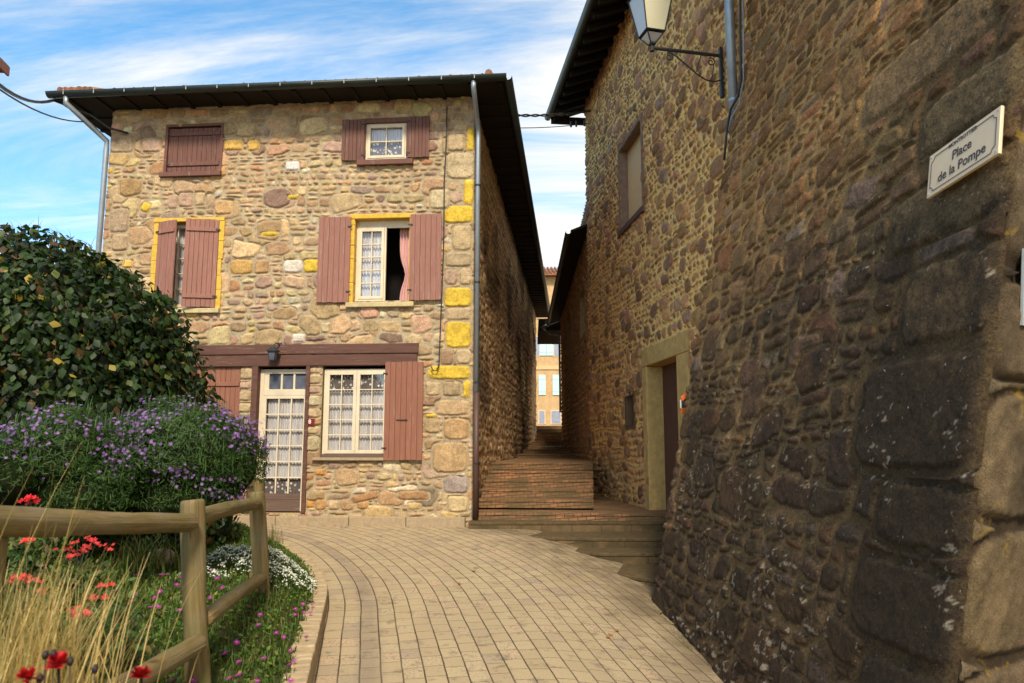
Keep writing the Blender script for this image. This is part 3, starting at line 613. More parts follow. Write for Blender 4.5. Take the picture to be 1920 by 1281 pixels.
# ground floor: double beam, posts, door, window, garage shutter
bx0 = F1(325, 645)[0]; bx1, bz0 = F1(785, 685); bz1 = F1(785, 644)[1]; zm = (bz0 + bz1) / 2 + .01
bm = MB().box(bx0, bx1, -.07, .2, zm + .006, bz1).box(bx0 - .05, bx1 - .02, -.055, .2, bz0, zm - .006).build('beam', MT['beam'], house, bevel=.012)
wg = reveal('ground_window_opening', (WG[0], WG[1], WG[2], WG[3]), .2, MT['reveal'], house, y0=.0)
x0, x1, z0, z1 = WG; grid_window(wg, (x0 + .02, x1 + .0, z0 + .02, z1 - .06), .06, 2, 5, 2, fw=.06, top_lace=True)
MB().box(x0 - .12, x1 + .1, -.09, .1, z0 - .05, z0 - .0).build('window_sill', MT['plinth'], wg, bevel=.006)
MB().box(x0 + .02, x1, -.02, .03, z0 + .002, z0 + .06).build('sill_board', MT['door_panel'], wg, bevel=.004)
a = rect1(725, 680, 793, 863); s_ = shutter(wg, a[0], a[1], a[2], a[3], -.075, MT['shutter_red'], hinge=0, planks=7)
MB().box(a[0] + .22, a[0] + .42, -.118, -.106, (a[2] + a[3]) / 2 - .17, (a[2] + a[3]) / 2 - .155).build('bolt', MT['iron'], s_)
dr = reveal('door_opening', DR, .3, MT['reveal'], house, y0=.0)
x0, x1, z0, z1 = DR
mb = MB().box(x0 - .07, x0 + .04, -.05, .12, z0, z1 - .0).box(x1 - .045, x1 + .03, -.05, .12, z0, z1 - .0); mb.build('door_post', MT['beam'], dr, bevel=.008)
dx0, dx1 = x0 + .045, x1 - .05; zt = F1(520, 739)[1]
m = MB(); m.box(dx0, dx0 + .07, .07, .13, z0, z1 - .06); m.box(dx1 - .02, dx1, .07, .13, z0, z1 - .06); m.box(dx0 + .07, dx1 - .02, .06, .13, zt - .02, zt + .09); m.box(dx0 + .07, dx1 - .02, .07, .13, z1 - .14, z1 - .06)
tw0, tw1 = dx0 + .07, dx1 - .02; m.box(tw0, tw0 + .09, .08, .12, zt + .09, z1 - .14)
for k in (1, 2): xx = tw0 + .09 + (tw1 - tw0 - .09) * k / 3; m.box(xx - .018, xx + .018, .085, .12, zt + .09, z1 - .14)
df = m.build('door_frame', MT['cream'], dr, bevel=.004)
MB().box(tw0 + .07, tw1, .112, .116, zt + .08, z1 - .12).build('transom_pane', MT['dim_glass'], dr)
# the glazed door leaf
lx0, lx1 = dx0 + .072, dx1 - .022; zb = F1(520, 926)[1]; m = MB(); st_ = .06
m.box(lx0, lx0 + st_, .06, .10, z0 + .02, zt - .022); m.box(lx1 - .03, lx1, .06, .10, z0 + .02, zt - .022); m.box(lx0 + st_, lx1 - .03, .06, .10, zt - .08, zt - .022)
gx0, gx1, gz0, gz1 = lx0 + st_, lx1 - .03, zb, zt - .08
for k in (1, 2): xx = gx0 + (gx1 - gx0) * k / 3; m.box(xx - .012, xx + .012, .066, .098, gz0, gz1)
for j in range(1, 6):
    zq = gz0 + (gz1 - gz0) * j / 6
    for i in range(3): m.box(gx0 + (gx1 - gx0) * i / 3 + (.012 if i else 0), gx0 + (gx1 - gx0) * (i + 1) / 3 - (.012 if i < 2 else 0), .068, .096, zq - .011, zq + .011)
leaf = m.build('door', MT['cream'], dr, bevel=.003)
m = MB(); m.box(lx0 + st_, lx1 - .03, .062, .098, z0 + .02, z0 + .22); m.box(lx0 + st_, lx1 - .03, .058, .098, z0 + .222, zb); m.build('door_panel', MT['door_panel'], leaf, bevel=.004)
MB().box(gx0, gx1, .10, .103, gz0, gz1).build('pane', MT['glass'], leaf)
curtain(leaf, gx0, gx1, .14, gz0 + .26, gz1, MT['curtain']); curtain(leaf, gx0, gx1, .135, gz0, gz0 + .28, MT['lace'])
MB().tube([(lx0 + .02, .05, z0 + 1.02), (lx0 + .02, .0, z0 + 1.02), (lx0 + .10, -.005, z0 + 1.02)], .01).build('handle', MT['iron'], leaf)
gr = reveal('garage_opening', GR, .2, MT['reveal'], house, y0=.0)
x0, x1, z0, z1 = GR; shutter(gr, x0, x1 - .01, z0, z1 - .02, .03, MT['shutter_red'], planks=13, battens=(.88,), back=True, name='garage_door')
MB().box(-6.9, -.15, .9, .95, .1, 7.9).build('dark_room_sheet', MT['dark_in'], house)  # added dark sheet so the rooms read as unlit through the openings
# plinth course
m = MB(); xa = -6.9; rg = random.Random(2)
for L_ in (1.1, 1.5, .9, 1.3, 1.0, 1.02): 
    m.box(xa, min(xa + L_, .0) - .008, -.14, .05, -.1, .305 + rg.uniform(-.004, .004)); xa += L_
m.build('plinth', MT['plinth'], house, bevel=.012)
# roof: low hip with deep eaves
EZ = 7.93; ex0, ex1, ey0, ey1 = -7.85, .62, -.6, 24.3; sl_a = math.tan(R(17)); wz = (ex1 - ex0) / 2; rz = EZ + wz * sl_a
def hip(x0, x1, y0, y1, z, rise):
    w = (x1 - x0) / 2; return [(x0, y0, z), (x1, y0, z), (x1, y1, z), (x0, y1, z), (x0 + w, y0 + w, z + rise), (x0 + w, y1 - w, z + rise)]
hv = hip(ex0, ex1, ey0, ey1, EZ + .07, wz * sl_a); hl = hip(ex0, ex1, ey0, ey1, EZ + .03, wz * sl_a)
f_ = [(0, 1, 4), (1, 2, 5, 4), (2, 3, 5), (3, 0, 4, 5)]
roof = raw('roof', hv + hl, f_ + [tuple(6 + i for i in reversed(q)) for q in f_] + [(0, 6, 7, 1), (1, 7, 8, 2), (2, 8, 9, 3), (3, 9, 6, 0)], MT['dark_wood'], house)
m = MB(); rg = random.Random(8)                            # tile edge along the eave
for k in range(44):
    x = ex0 + .1 + k * .19
    if x < ex1 - .1: m.tube([(x, ey0 - .02, EZ + .085 + rg.uniform(-.008, .008)), (x, ey0 + 2.6, EZ + .085 + 2.6 * sl_a)], .05, 8)
for k in range(6): m.tube([(ex0 + .15 + k * .12 + rg.uniform(-.02, .02), ey0 + .02, EZ + .14), (ex0 + .3 + k * .12, ey0 + .55, EZ + .32)], .07 + rg.uniform(-.01, .01), 8)
m.tube([(ex1 - .28, ey0, EZ + .15), (ex1 - .3, ey0 + .5, EZ + .3)], .07, 8)
m.build('roof_tiles', MT['tile'], roof)
m = MB()
for k in range(16): x = ex0 + .25 + k * .54; m.box(x, x + .08, ey0 + .03, .15, EZ - .03, EZ + .0)
for k in range(46): y = .3 + k * .54; m.box(-.0, ex1 - .03, y, y + .08, EZ - .03, EZ + .0); m.box(ex0 + .03, -7.0, y, y + .08, EZ - .03, EZ)
m.box(ex0 + .02, ex1 - .02, ey0 + .02, ey1, EZ + .0, EZ + .025); m.build('rafters', MT['dark_wood'], roof)
def half_pipe(m, p0, p1, r, n=8, th=.006):
    p0, p1 = Vector(p0), Vector(p1); t = (p1 - p0).normalized(); a = Vector((0, 0, 1)).cross(t).normalized(); v = []
    for p in (p0, p1):
        for rr in (r, r - th):
            for k in range(n + 1): an = math.pi * k / n; v.append(p + a * math.cos(an) * rr - Vector((0, 0, 1)) * math.sin(an) * rr)
    k1 = n + 1; f = []
    for k in range(n): f += [(k, k + 1, 2 * k1 + k + 1, 2 * k1 + k), (k1 + k, 3 * k1 + k, 3 * k1 + k + 1, k1 + k + 1), (k, k1 + k, k1 + k + 1, k + 1), (2 * k1 + k, 2 * k1 + k + 1, 3 * k1 + k + 1, 3 * k1 + k)]
    f += [(0, 2 * k1, 3 * k1, k1), (n, k1 + n, 3 * k1 + n, 2 * k1 + n)]; m.add(v, f)
m = MB(); half_pipe(m, (ex0, ey0 - .07, EZ + .055), (ex1 + .05, ey0 - .07, EZ + .055), .095); gut = m.build('gutter', MT['gutter'], roof, smooth=True)
m = MB(); half_pipe(m, (ex1 + .06, ey0 - .05, EZ + .06), (ex1 + .06, ey1, EZ + .06), .08); m.build('side_gutter', MT['gutter'], roof, smooth=True)
for k in range(14): x = ex0 + .35 + k * .585; MB().box(x - .007, x + .007, ey0 - .163, ey0 - .153, EZ - .015, EZ + .085).build('gutter_bracket', MT['clip'], gut)
# downpipes
def swan(x_top, x_bot, ytop, ywall, z0, r, name, mat, par, zt=EZ - .02):
    pts = [(x_top, ytop, zt)] + [(x_top + (x_bot - x_top) * t, ytop + (ywall - ytop) * t, zt - .12 - .5 * t) for t in (0, .33, .66, 1)] + [(x_bot, ywall, zt - .8), (x_bot, ywall, z0)]
    return MB().tube(pts, r, 12).build(name, mat, par, smooth=True)
swan(ex0 + .35, -7.06, ey0 - .07, -.05, .1, .05, 'downpipe', MT['zinc'], house)
z_br = F1(890, 742)[1]
dp = swan(.08, .085, ey0 - .07, -.02, z_br, .045, 'downpipe', MT['zinc'], house)
MB().tube([(.085, -.02, z_br + .05), (.085, -.02, .3)], .052, 12).build('pipe_foot', MT['brown_pipe'], dp, smooth=True)
for z in (6.2, 4.4, 2.6, 1.2): MB().tube([(.085, -.02, z), (.085, -.02, z + .03)], .056, 12).build('pipe_collar', MT['iron'], dp)

# small black lantern over the door
cx_, cz_ = F1(512, 662, -.2)
FL = FR1 @ Matrix.Translation((cx_, -.2, cz_))
ln = empty('wall_lantern', 'small black carriage lantern fixed to the wooden beam above the door', 'lantern', FL)
MB().frustum((0, 0), .045, .07, -.12, .03).build('lamp_glass', MT['dim_glass'], ln)
m = MB(); m.frustum((0, 0), .10, .03, .03, .10); m.frustum((0, 0), .02, .01, .10, .14); m.frustum((0, 0), .05, .05, -.135, -.12)
for a_, b_ in ((-1, -1), (1, -1), (1, 1), (-1, 1)): m.tube([(a_ * .046, b_ * .046, -.12), (a_ * .072, b_ * .072, .03)], .006, 6)
m.build('lamp_housing', MT['iron'], ln)
MB().tube([(0, 0, .13), (.03, .03, .19), (.06, .10, .17), (.06, .15, .12)], .011, 8).box(.02, .10, .135, .15, .04, .2).build('bracket', MT['iron'], ln)
# text helper
def text_obj(name, body, size, mat, parent, fr, align='CENTER', shear=0., ext=.001, bold=0.):
    cu = bpy.data.curves.new(name, 'FONT'); cu.body = body; cu.size = size; cu.align_x = align; cu.align_y = 'CENTER'; cu.extrude = ext; cu.offset = bold; cu.shear = shear
    to = bpy.data.objects.new('tmp', cu); COL.objects.link(to); dg = bpy.context.evaluated_depsgraph_get(); me = bpy.data.meshes.new_from_object(to.evaluated_get(dg)); bpy.data.objects.remove(to)
    me.transform(WM[parent.name].inverted() @ fr); me.materials.clear(); me.materials.append(mat); o = bpy.data.objects.new(name, me); COL.objects.link(o); o.parent = parent; WM[o.name] = WM[parent.name].copy(); me.name = name; return o
hx, hz = F1(583, 791, -.05)
hn = empty('house_number', 'small red enamel plate reading 8 on the stone pier beside the glazed door', 'number plate', FR1 @ Matrix.Translation((hx - .02, -.05, hz)))
MB().box(-.085, .085, 0, .03, -.055, .055).build('plate', MT['plate_red'], hn, bevel=.004)
UP = Matrix.Rotation(R(90), 4, 'X')
text_obj('numeral', '8', .1, MT['white'], hn, WM[hn.name] @ Matrix.Translation((0, -.004, 0)) @ UP, bold=.002)

# cable down the facade, ending in a hook
def cable(name, label, pts, r, cat='cable', mat=None, n=6, group=None):
    o = MB().tube(pts, r, n).build(name, mat or MT['iron'], smooth=True); return tag(o, label, cat, group)
P = lambda px, py, d: FR1 @ Vector((F1(px, py, d)[0], d, F1(px, py, d)[1]))
cable('cable', 'thin black cable running down the facade to a hooked end beside the ground floor shutter', [P(838, 200, -.1), P(837, 260, -.07), P(833, 340, -.07), P(832, 450, -.07), P(828, 560, -.07), P(824, 660, -.07), P(823, 685, -.09), P(819, 695, -.1), P(812, 695, -.1), P(808, 687, -.1)], .012)

# ================================================================== RIGHT HOUSE
rh = empty('dark_stone_house', 'tall dark rubble stone house with battered corner and deep eaves beside the steps', 'house', FR2)
def rect2(a, b, c, d):
    x0, z1 = F2(a, b); x1, z0 = F2(c, d); return x0, x1, z0, z1
x_w0, zt0 = F2(1163, 285); x_w1 = F2(1205, 300)[0]; zb0 = F2(1163, 437)[1]; RW = (x_w0, x_w1, zb0, zt0)
d0 = F2(1216, 687); d1 = F2(1272, 651); RD = (d0[0], d1[0], .25, d0[1]); xo0 = F2(1207, 655); xo1 = F2(1293, 615)
XEND = F2(1106, 800)[0]
PALB = [(.27, .155, .078, 4), (.21, .12, .062, 4), (.31, .185, .095, 3), (.165, .10, .06, 3), (.29, .16, .10, 2), (.24, .155, .11, 1.4), (.37, .21, .10, .6)]
U, V, Hh, C, bst = masonry(-XEND + .35, 11.2, .018, 31, ch=(.09, .20), asp=(.6, 2.0), gap=.027, pal=PALB, mortar=(.66, .42, .17), relief=.04, warp=.09, p=(2.2, 4.), big=500, thin=.05, x0=XEND, z0=-.4, mort_h=.5, edge=.04,
    specials=[(F2(1180, 727)[0], F2(1180, 727)[1], .45, .16, (.2, .15, .1)), (XEND + .2, .9, .4, .5, (.11, .08, .05)), (XEND + .15, 1.6, .3, .4, (.13, .09, .06))])
yy = -Hh; yy[:, 0] = .3; nich = (F2(1176, 760)[0], F2(1190, 760)[0], F2(1183, 798)[1], F2(1183, 742)[1])
raw('side_wall', np.stack([U, yy, V], -1), grid_faces(*U.shape, keep=keep_mask(U, V, [RW, RD, nich])), MT['brown_stone'], rh, smooth=True, col=np.minimum(C.reshape(-1, 3) * np.array([1.32, 1.24, 1.1]), .8))
reveal('niche', nich, .15, MT['corner_dull'] if 'corner_dull' in MT else m_plain('niche_stone', (.13, .09, .05), .95, .1), rh, y0=-.03, t=.08); MB().box(nich[0], nich[1], .1, .14, nich[2], nich[3]).build('niche_back', MT['attic_wood'], rh)
wv_ = reveal('boarded_window', RW, .3, m_plain('window_stone', (.22, .15, .11), .9, .2, .25, scale=10), rh, y0=-.035, t=.1)
MB().box(RW[0], RW[1], .16, .2, RW[2], RW[3]).build('beige_board', MT['beige'], wv_)
MB().box(RW[0] - .08, RW[1] + .1, -.07, .2, RW[2] - .12, RW[2] + .0).build('window_sill', MT['beam'], wv_, bevel=.01)
m = MB(); jw = .02
m.box(xo0[0], RD[0], -.05, .28, -.3, RD[3]); m.box(RD[1], xo1[0], -.05, .28, -.3, RD[3]); m.box(xo0[0], xo1[0], -.055, .28, RD[3], xo0[1] - .02)
ds = m.build('door_surround', m_plain('ochre_render', (.50, .33, .12), .95, .15, .25, scale=12, grime=(.19, .14, .07)), rh, bevel=.02)
MB().box(RD[0], RD[1], .26, .3, .2, RD[3]).build('door', MT['door_brown'], rh)
# eaves of the right house
RZ = 10.35; m = MB(); xa, xb = XEND - .55, 9.0
m.add([(xa, -.85, RZ + .06), (xb, -.85, RZ + .06), (xb, 5, RZ + 2.2), (xa, 5, RZ + 2.2), (xa, -.85, RZ), (xb, -.85, RZ), (xb, 5, RZ + 2.14), (xa, 5, RZ + 2.14)], [(0, 1, 2, 3), (7, 6, 5, 4), (0, 4, 5, 1), (1, 5, 6, 2), (2, 6, 7, 3), (3, 7, 4, 0)])
rr = m.build('roof', MT['dark_wood'], rh)
m = MB()
for k in range(int((xb - xa) / .5)):
    x = xa + .1 + k * .5; m.add([(x, -.8, RZ - .14), (x + .09, -.8, RZ - .14), (x + .09, .3, RZ + .26), (x, .3, RZ + .26), (x, -.8, RZ), (x + .09, -.8, RZ), (x + .09, .3, RZ + .4), (x, .3, RZ + .4)], [(3, 2, 1, 0), (4, 5, 6, 7), (0, 1, 5, 4), (1, 2, 6, 5), (2, 3, 7, 6), (3, 0, 4, 7)])
m.box(xa, xa + .04, -.84, .6, RZ - .16, RZ + .05); m.build('rafters', MT['dark_wood'], rr)
m = MB(); half_pipe(m, (xa - .05, -.92, RZ + .04), (xb, -.92, RZ + .04), .09); m.build('gutter', MT['gutter'], rr, smooth=True)
m = MB()
for k in range(5): m.tube([(xa + .1, -.8 + k * .25, RZ + .1 + k * .09), (xb, -.8 + k * .25, RZ + .1 + k * .09)], .07, 6)
m.build('roof_tiles', MT['tile'], rr)
# body behind the relief so the house is solid
m = MB(); m.box(XEND + .05, .3, .32, 6, -.4, RZ + .1); m.box(XEND + .001, XEND + .05, .3, 6, -.4, RZ + .1); m.build('house_core', MT['brown_stone'], rh, col=np.tile([.2, .13, .08], (16, 1)))
# battered wall: one relief from the far end to the near corner
def course_big(z): return float(np.interp(z, [-.6, 1.2, 2.6, 4.2, 6.5], [1.2, 1.15, .98, .85, .72]))
PALD = [(.105, .064, .030, 3), (.14, .088, .042, 3), (.155, .10, .06, 2), (.12, .075, .044, 2), (.18, .098, .048, 1.6), (.18, .13, .10, .4)]
LW = YE - YC
spd = [(.28, 5.4, .9, .5, (.15, .11, .065)), (1.05, 4.15, 1.5, .42, (.17, .12, .07)), (.45, 3.55, .9, .36, (.15, .11, .06)), (.55, 2.95, 1.1, .4, (.14, .10, .055)), (.42, 2.35, .84, .5, (.12, .082, .045)), (.62, 1.70, 1.20, .66, (.105, .070, .036)), (.42, 1.12, .84, .36, (.11, .072, .036)), (.5, .62, 1.0, .46, (.10, .066, .034)), (.4, .1, .8, .46, (.10, .07, .038))]
U, V, Hh, C, bst = masonry(LW, 9.8, .0125, 57, ch=(.12, .26), asp=(.9, 2.9), gap=.012, pal=PALD, mortar=(.27, .18, .085), relief=.029, warp=.085, p=(3.5, 9), big=80, rough_edge=.045, thin=.22, x0=0, z0=-.8, mort_h=.7, edge=.04, course_grow=course_big, specials=spd, split=.22)
Yw = YC + U; zW = V
# upper part keeps the brown tone of the far wall; the foot is blackened by lichen
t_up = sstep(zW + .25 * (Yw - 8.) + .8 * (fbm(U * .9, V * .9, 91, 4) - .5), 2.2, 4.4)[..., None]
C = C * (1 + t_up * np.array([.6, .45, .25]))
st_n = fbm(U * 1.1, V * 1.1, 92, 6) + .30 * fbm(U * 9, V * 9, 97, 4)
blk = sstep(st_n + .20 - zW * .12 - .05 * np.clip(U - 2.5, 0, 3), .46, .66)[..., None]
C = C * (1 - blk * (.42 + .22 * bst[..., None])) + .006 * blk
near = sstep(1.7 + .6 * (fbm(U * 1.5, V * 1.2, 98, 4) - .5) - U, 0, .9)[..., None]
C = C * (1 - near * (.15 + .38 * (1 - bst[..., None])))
spk = (fbm(U * 20, V * 38, 94, 4) > .635 + .05 * np.clip(zW - .2, 0, 4)) & (fbm(U * 2.3, V * 2.4, 95, 4) > .56)
C = np.where(spk[..., None] & (bst > .4)[..., None], np.array([.25, .22, .185]), C)
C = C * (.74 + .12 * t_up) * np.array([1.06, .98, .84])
Xs = np.minimum(Xbat(Yw, zW), 4.09 - .1116 * Yw + .0) ; ins = Hh
nv = np.array([-1, 0, .18]); Xn = Xs - ins; 
Xn[:, -1] += .5; Xn += np.clip(1 - (LW - U) / .16, 0, 1) ** 2 * .10
Yo = Yw.copy(); rnd = np.clip(1 - U / .07, 0, 1); Xn += rnd ** 2 * .035
raw('battered_wall', np.stack([Xn, Yo, zW + 0 * Xn], -1), grid_faces(*U.shape)[:, ::-1], MT['dark_stone'], rh, fr=Matrix(), smooth=True, col=C.reshape(-1, 3))
# far end face of the battered wall
U2, V2, H2, C2, b2 = masonry(2.2, 6.9, .02, 61, ch=(.2, .34), asp=(.9, 1.8), gap=.03, pal=PALD, mortar=(.24, .16, .09), relief=.04, warp=.05, x0=-.1, z0=-.8, edge=.05, course_grow=course_big)
Xe = Xbat(YE, V2) + U2 + .16; raw('wall_end', np.stack([Xe, YE + H2 * .6 - .03, V2], -1), grid_faces(*U2.shape), MT['dark_stone'], rh, fr=Matrix(), smooth=True, col=(C2 * .5).reshape(-1, 3))
# street-corner face, pale dressed blocks
PALC = [(.30, .215, .125, 3), (.26, .19, .115, 3), (.34, .235, .12, 2), (.24, .18, .13, 2)]
spc = [(.35, 5.6, .66, .84, (.26, .2, .11)), (.5, 4.62, .96, .84, (.30, .22, .13)), (.4, 3.75, .76, .72, (.27, .20, .12)), (.55, 2.88, 1.06, .84, (.31, .23, .14)), (.42, 2.12, .84, .52, (.25, .18, .11)), (.55, 1.45, 1.1, .66, (.30, .22, .13)), (.6, .74, 1.2, .62, (.34, .25, .14)), (.5, .05, 1.0, .62, (.29, .21, .13))]
U, V, Hh, C, bst = masonry(3.2, 9.8, .016, 71, ch=(.3, .5), asp=(1.2, 2.2), gap=.018, pal=PALC, mortar=(.13, .085, .045), relief=.045, warp=.02, p=(5, 9), x0=0, z0=-.8, mort_h=.5, edge=.03, specials=spc, split=.1)
dC = np.array([.84, .54]); nC = np.array([.54, -.84]); x0c = np.minimum(Xbat(YC, V), 4.09 - .1116 * YC)
rnd = np.clip(1 - U / .05, 0, 1) ** 2 * .03
C = C * (.38 + .6 * (fbm(U * 2.3, V * 2.3, 73, 5) - .5))[..., None] * np.array([1., .95, .85]); Hh = Hh + .02 * fbm(U * 12, V * 12, 74, 4)
Xc = x0c + .03 + U * dC[0] + nC[0] * (Hh - .03 - rnd); Yc_ = YC - .005 + U * dC[1] + nC[1] * (Hh - .03 - rnd)
raw('corner_wall', np.stack([Xc, Yc_, V], -1), grid_faces(*U.shape), MT['corner_stone'], rh, fr=Matrix(), smooth=True, col=C.reshape(-1, 3))
# big downpipe with cables beside the lamp
Zp = F2(1370, 290)[1] - .3
pp0 = F2(1371, 100, -.12); pipe = MB().tube([(pp0[0], -.12, RZ), (pp0[0], -.12, Zp - .3)], .062, 16).build('downpipe', MT['zinc'], rh, smooth=True)
for z in (6.0, 8.0): MB().tube([(pp0[0], -.12, z), (pp0[0], -.12, z + .04)], .068, 14).build('pipe_collar', MT['zinc'], pipe)
Q = lambda px, py, d: FR2 @ Vector((F2(px, py, d)[0], d, F2(px, py, d)[1]))
def on_b(px, py, off=.06):
    n = Vector((1, .06, -.2)); p = on_plane(px, py, n, 2.31 - off); return p
cable('cable', 'black cable clipped beside the thick grey downpipe on the dark house', [Q(1388, -40, -.15), Q(1388, 60, -.15), Q(1389, 150, -.14), Q(1384, 180, -.16), Q(1370, 205, -.2), Q(1364, 235, -.22), Q(1361, 262, -.24), Q(1358, 300, -.26)], .016)
cable('cable', 'second thinner cable running beside the black one along the grey downpipe', [Q(1393, -40, -.1), Q(1394, 60, -.1), Q(1394, 150, -.1), Q(1386, 195, -.14), Q(1371, 222, -.2), Q(1366, 245, -.22)], .009, mat=MT['zinc'])

# ------------------------------------------------------------------ big street lantern on a scrolled bracket
bx = F2(1352, 105, -.05); LB = FR2 @ Matrix.Translation((bx[0], 0, bx[1]))
lamp = empty('street_lantern', 'large black framed lantern with frosted panes on a scrolled iron bracket', 'street lamp', LB)
AL = 1.06
m = MB(); m.box(-.03, .03, -.08, -.03, -.62, .12); m.build('mounting_plate', MT['iron'], lamp, bevel=.004)
m = MB(); m.tube([(0, -.06, .0), (0, -AL, .06)], .024, 10)
m.build('arm', MT['iron'], lamp)
def spiral(cy, cz, r0, turns, st, s=1): return [(0, cy + s * (r0 * (1 - .72 * t)) * math.cos(st + turns * 2 * math.pi * t), cz + (r0 * (1 - .72 * t)) * math.sin(st + turns * 2 * math.pi * t)) for t in np.linspace(0, 1, 28)]
m = MB(); pts = [(0, -.82, .03), (0, -.72, -.03), (0, -.55, -.17), (0, -.40, -.30), (0, -.28, -.37), (0, -.17, -.39), (0, -.07, -.36)]; m.tube(pts, .011, 8)
m.tube(spiral(-.80, -.06, .062, 1.3, 1.2, -1), .009, 6); m.tube(spiral(-.20, -.10, .062, 1.3, 1.2, -1), .009, 6); m.tube([(0, -.33, .02), (0, -.42, -.26)], .006, 6); m.tube([(0, -.16, -.14), (0, -.2, -.37)], .006, 6); m.build('scrollwork', MT['iron'], lamp)
LT = LB @ Matrix.Translation((0, -AL + .02, .06)) @ Matrix.Rotation(R(8), 4, 'Z')
ib = WM[lamp.name]
w0, w1, w2, z0, z1, z2 = .07, .135, .235, .05, .2, .78
m = MB(); m.tube([(0, 0, -.05), (0, 0, .06)], [.035, .02], 10)
for a_, b_ in ((-1, -1), (1, -1), (1, 1), (-1, 1)):
    m.tube([(a_ * w0 * .5, b_ * w0 * .5, z0), (a_ * w1, b_ * w1, z1)], .009, 6); m.tube([(a_ * w1, b_ * w1, z1), (a_ * w2, b_ * w2, z2)], .010, 6)
for w_, z_ in ((w0 * .5, z0), (w1, z1), (w2, z2)):
    c4 = [(-w_, -w_, z_), (w_, -w_, z_), (w_, w_, z_), (-w_, w_, z_)]
    for i in range(4): m.tube([c4[i], c4[(i + 1) % 4]], .011, 6)
m.frustum((0, 0), w2 + .03, .06, z2 + .01, z2 + .25); m.frustum((0, 0), .05, .03, z2 + .25, z2 + .36); m.build('lamp_frame', MT['iron'], lamp, fr=LT)
def pane(i, mat):
    c = [(-1, -1), (1, -1), (1, 1), (-1, 1)]; a_, b_ = c[i], c[(i + 1) % 4]; q0, q1 = w1 * .98, w2 * .98
    v = [(a_[0] * q0, a_[1] * q0, z1), (b_[0] * q0, b_[1] * q0, z1), (b_[0] * q1, b_[1] * q1, z2), (a_[0] * q1, a_[1] * q1, z2)]; k = .985
    v += [(x * k, y * k, z) for x, y, z in v]; raw('lamp_pane', v, [(0, 1, 2, 3), (7, 6, 5, 4), (0, 4, 5, 1), (1, 5, 6, 2), (2, 6, 7, 3), (3, 7, 4, 0)], mat, lamp, fr=LT)
pane(0, MT['frost_b']); pane(1, MT['frost_lit']); pane(2, MT['frost_b']); pane(3, MT['frost_b'])
MB().frustum((0, 0), w0 * .4, w1 * .85, z0 + .03, z1 - .03).build('lower_glass', MT['frost_b'], lamp, fr=LT)

# ------------------------------------------------------------------ street sign on the battered wall
tl, tr_, br, bl = [on_b(*q, .095) for q in ((1745.5, 291.7), (1880, 196), (1869, 288), (1735, 375))]
ctr = (tl + tr_ + br + bl) / 4; ux = ((tr_ - tl) + (br - bl)) / 2; wS = ux.length; ux.normalize(); uz = ((tl - bl) + (tr_ - br)) / 2; hS = uz.length; uz = (uz - ux * uz.dot(ux)).normalized(); nn = ux.cross(uz)
SG = Matrix((( ux.x, uz.x, nn.x, ctr.x), (ux.y, uz.y, nn.y, ctr.y), (ux.z, uz.z, nn.z, ctr.z), (0, 0, 0, 1)))
sg = empty('street_sign', 'cream enamel street sign reading Place de la Pompe on the dark battered wall', 'street sign', SG)
MB().box(-wS / 2, wS / 2, -hS / 2, hS / 2, -.02, 0).build('plate', MT['sign'], sg, bevel=.003)
m = MB(); e = .028; t_ = .004; X_, Z_ = wS / 2 - e, hS / 2 - e; c_ = .03
def line(p, q, w=t_, z0=.0005, z1=.0025):
    p, q = Vector((*p, 0)), Vector((*q, 0)); d = (q - p).normalized(); n = Vector((-d.y, d.x, 0)) * w / 2; v = [p - n, q - n, q + n, p + n]
    m.add([(a.x, a.y, z0) for a in v] + [(a.x, a.y, z1) for a in v], [(3, 2, 1, 0), (4, 5, 6, 7), (0, 1, 5, 4), (1, 2, 6, 5), (2, 3, 7, 6), (3, 0, 4, 7)])
line((-X_ + c_, -Z_), (X_ - c_, -Z_)); line((-X_, -Z_ + c_), (-X_, Z_ - c_)); line((X_, -Z_ + c_), (X_, Z_ - c_)); line((-X_ + c_, Z_), (-wS * .17, Z_)); line((wS * .17, Z_), (X_ - c_, Z_))
for a_, b_ in ((-1, -1), (1, -1), (1, 1), (-1, 1)):
    pr = None
    for k in range(6):
        an = math.pi / 2 * k / 5; q = (a_ * (X_ - math.cos(an) * c_), b_ * (Z_ - math.sin(an) * c_))
        if pr: line(pr, q)
        pr = q
m.build('border_line', MT['ink'], sg)
for a_, b_ in ((-1, -1), (1, -1), (1, 1), (-1, 1)): MB().tube([(a_ * (X_ + .008), b_ * (Z_ + .008), 0), (a_ * (X_ + .008), b_ * (Z_ + .008), .004)], .006, 8).build('screw', MT['clip'], sg)
text_obj('lettering', 'MONTROTTIER', .036, MT['ink'], sg, SG @ Matrix.Translation((0, Z_ - .003, .0012)), bold=.0003)
text_obj('lettering', 'Place', .085, MT['ink'], sg, SG @ Matrix.Translation((0, .035, .0012)), bold=.0008)
text_obj('lettering', 'de la Pompe', .085, MT['ink'], sg, SG @ Matrix.Translation((0, -.055, .0012)), bold=.0008)
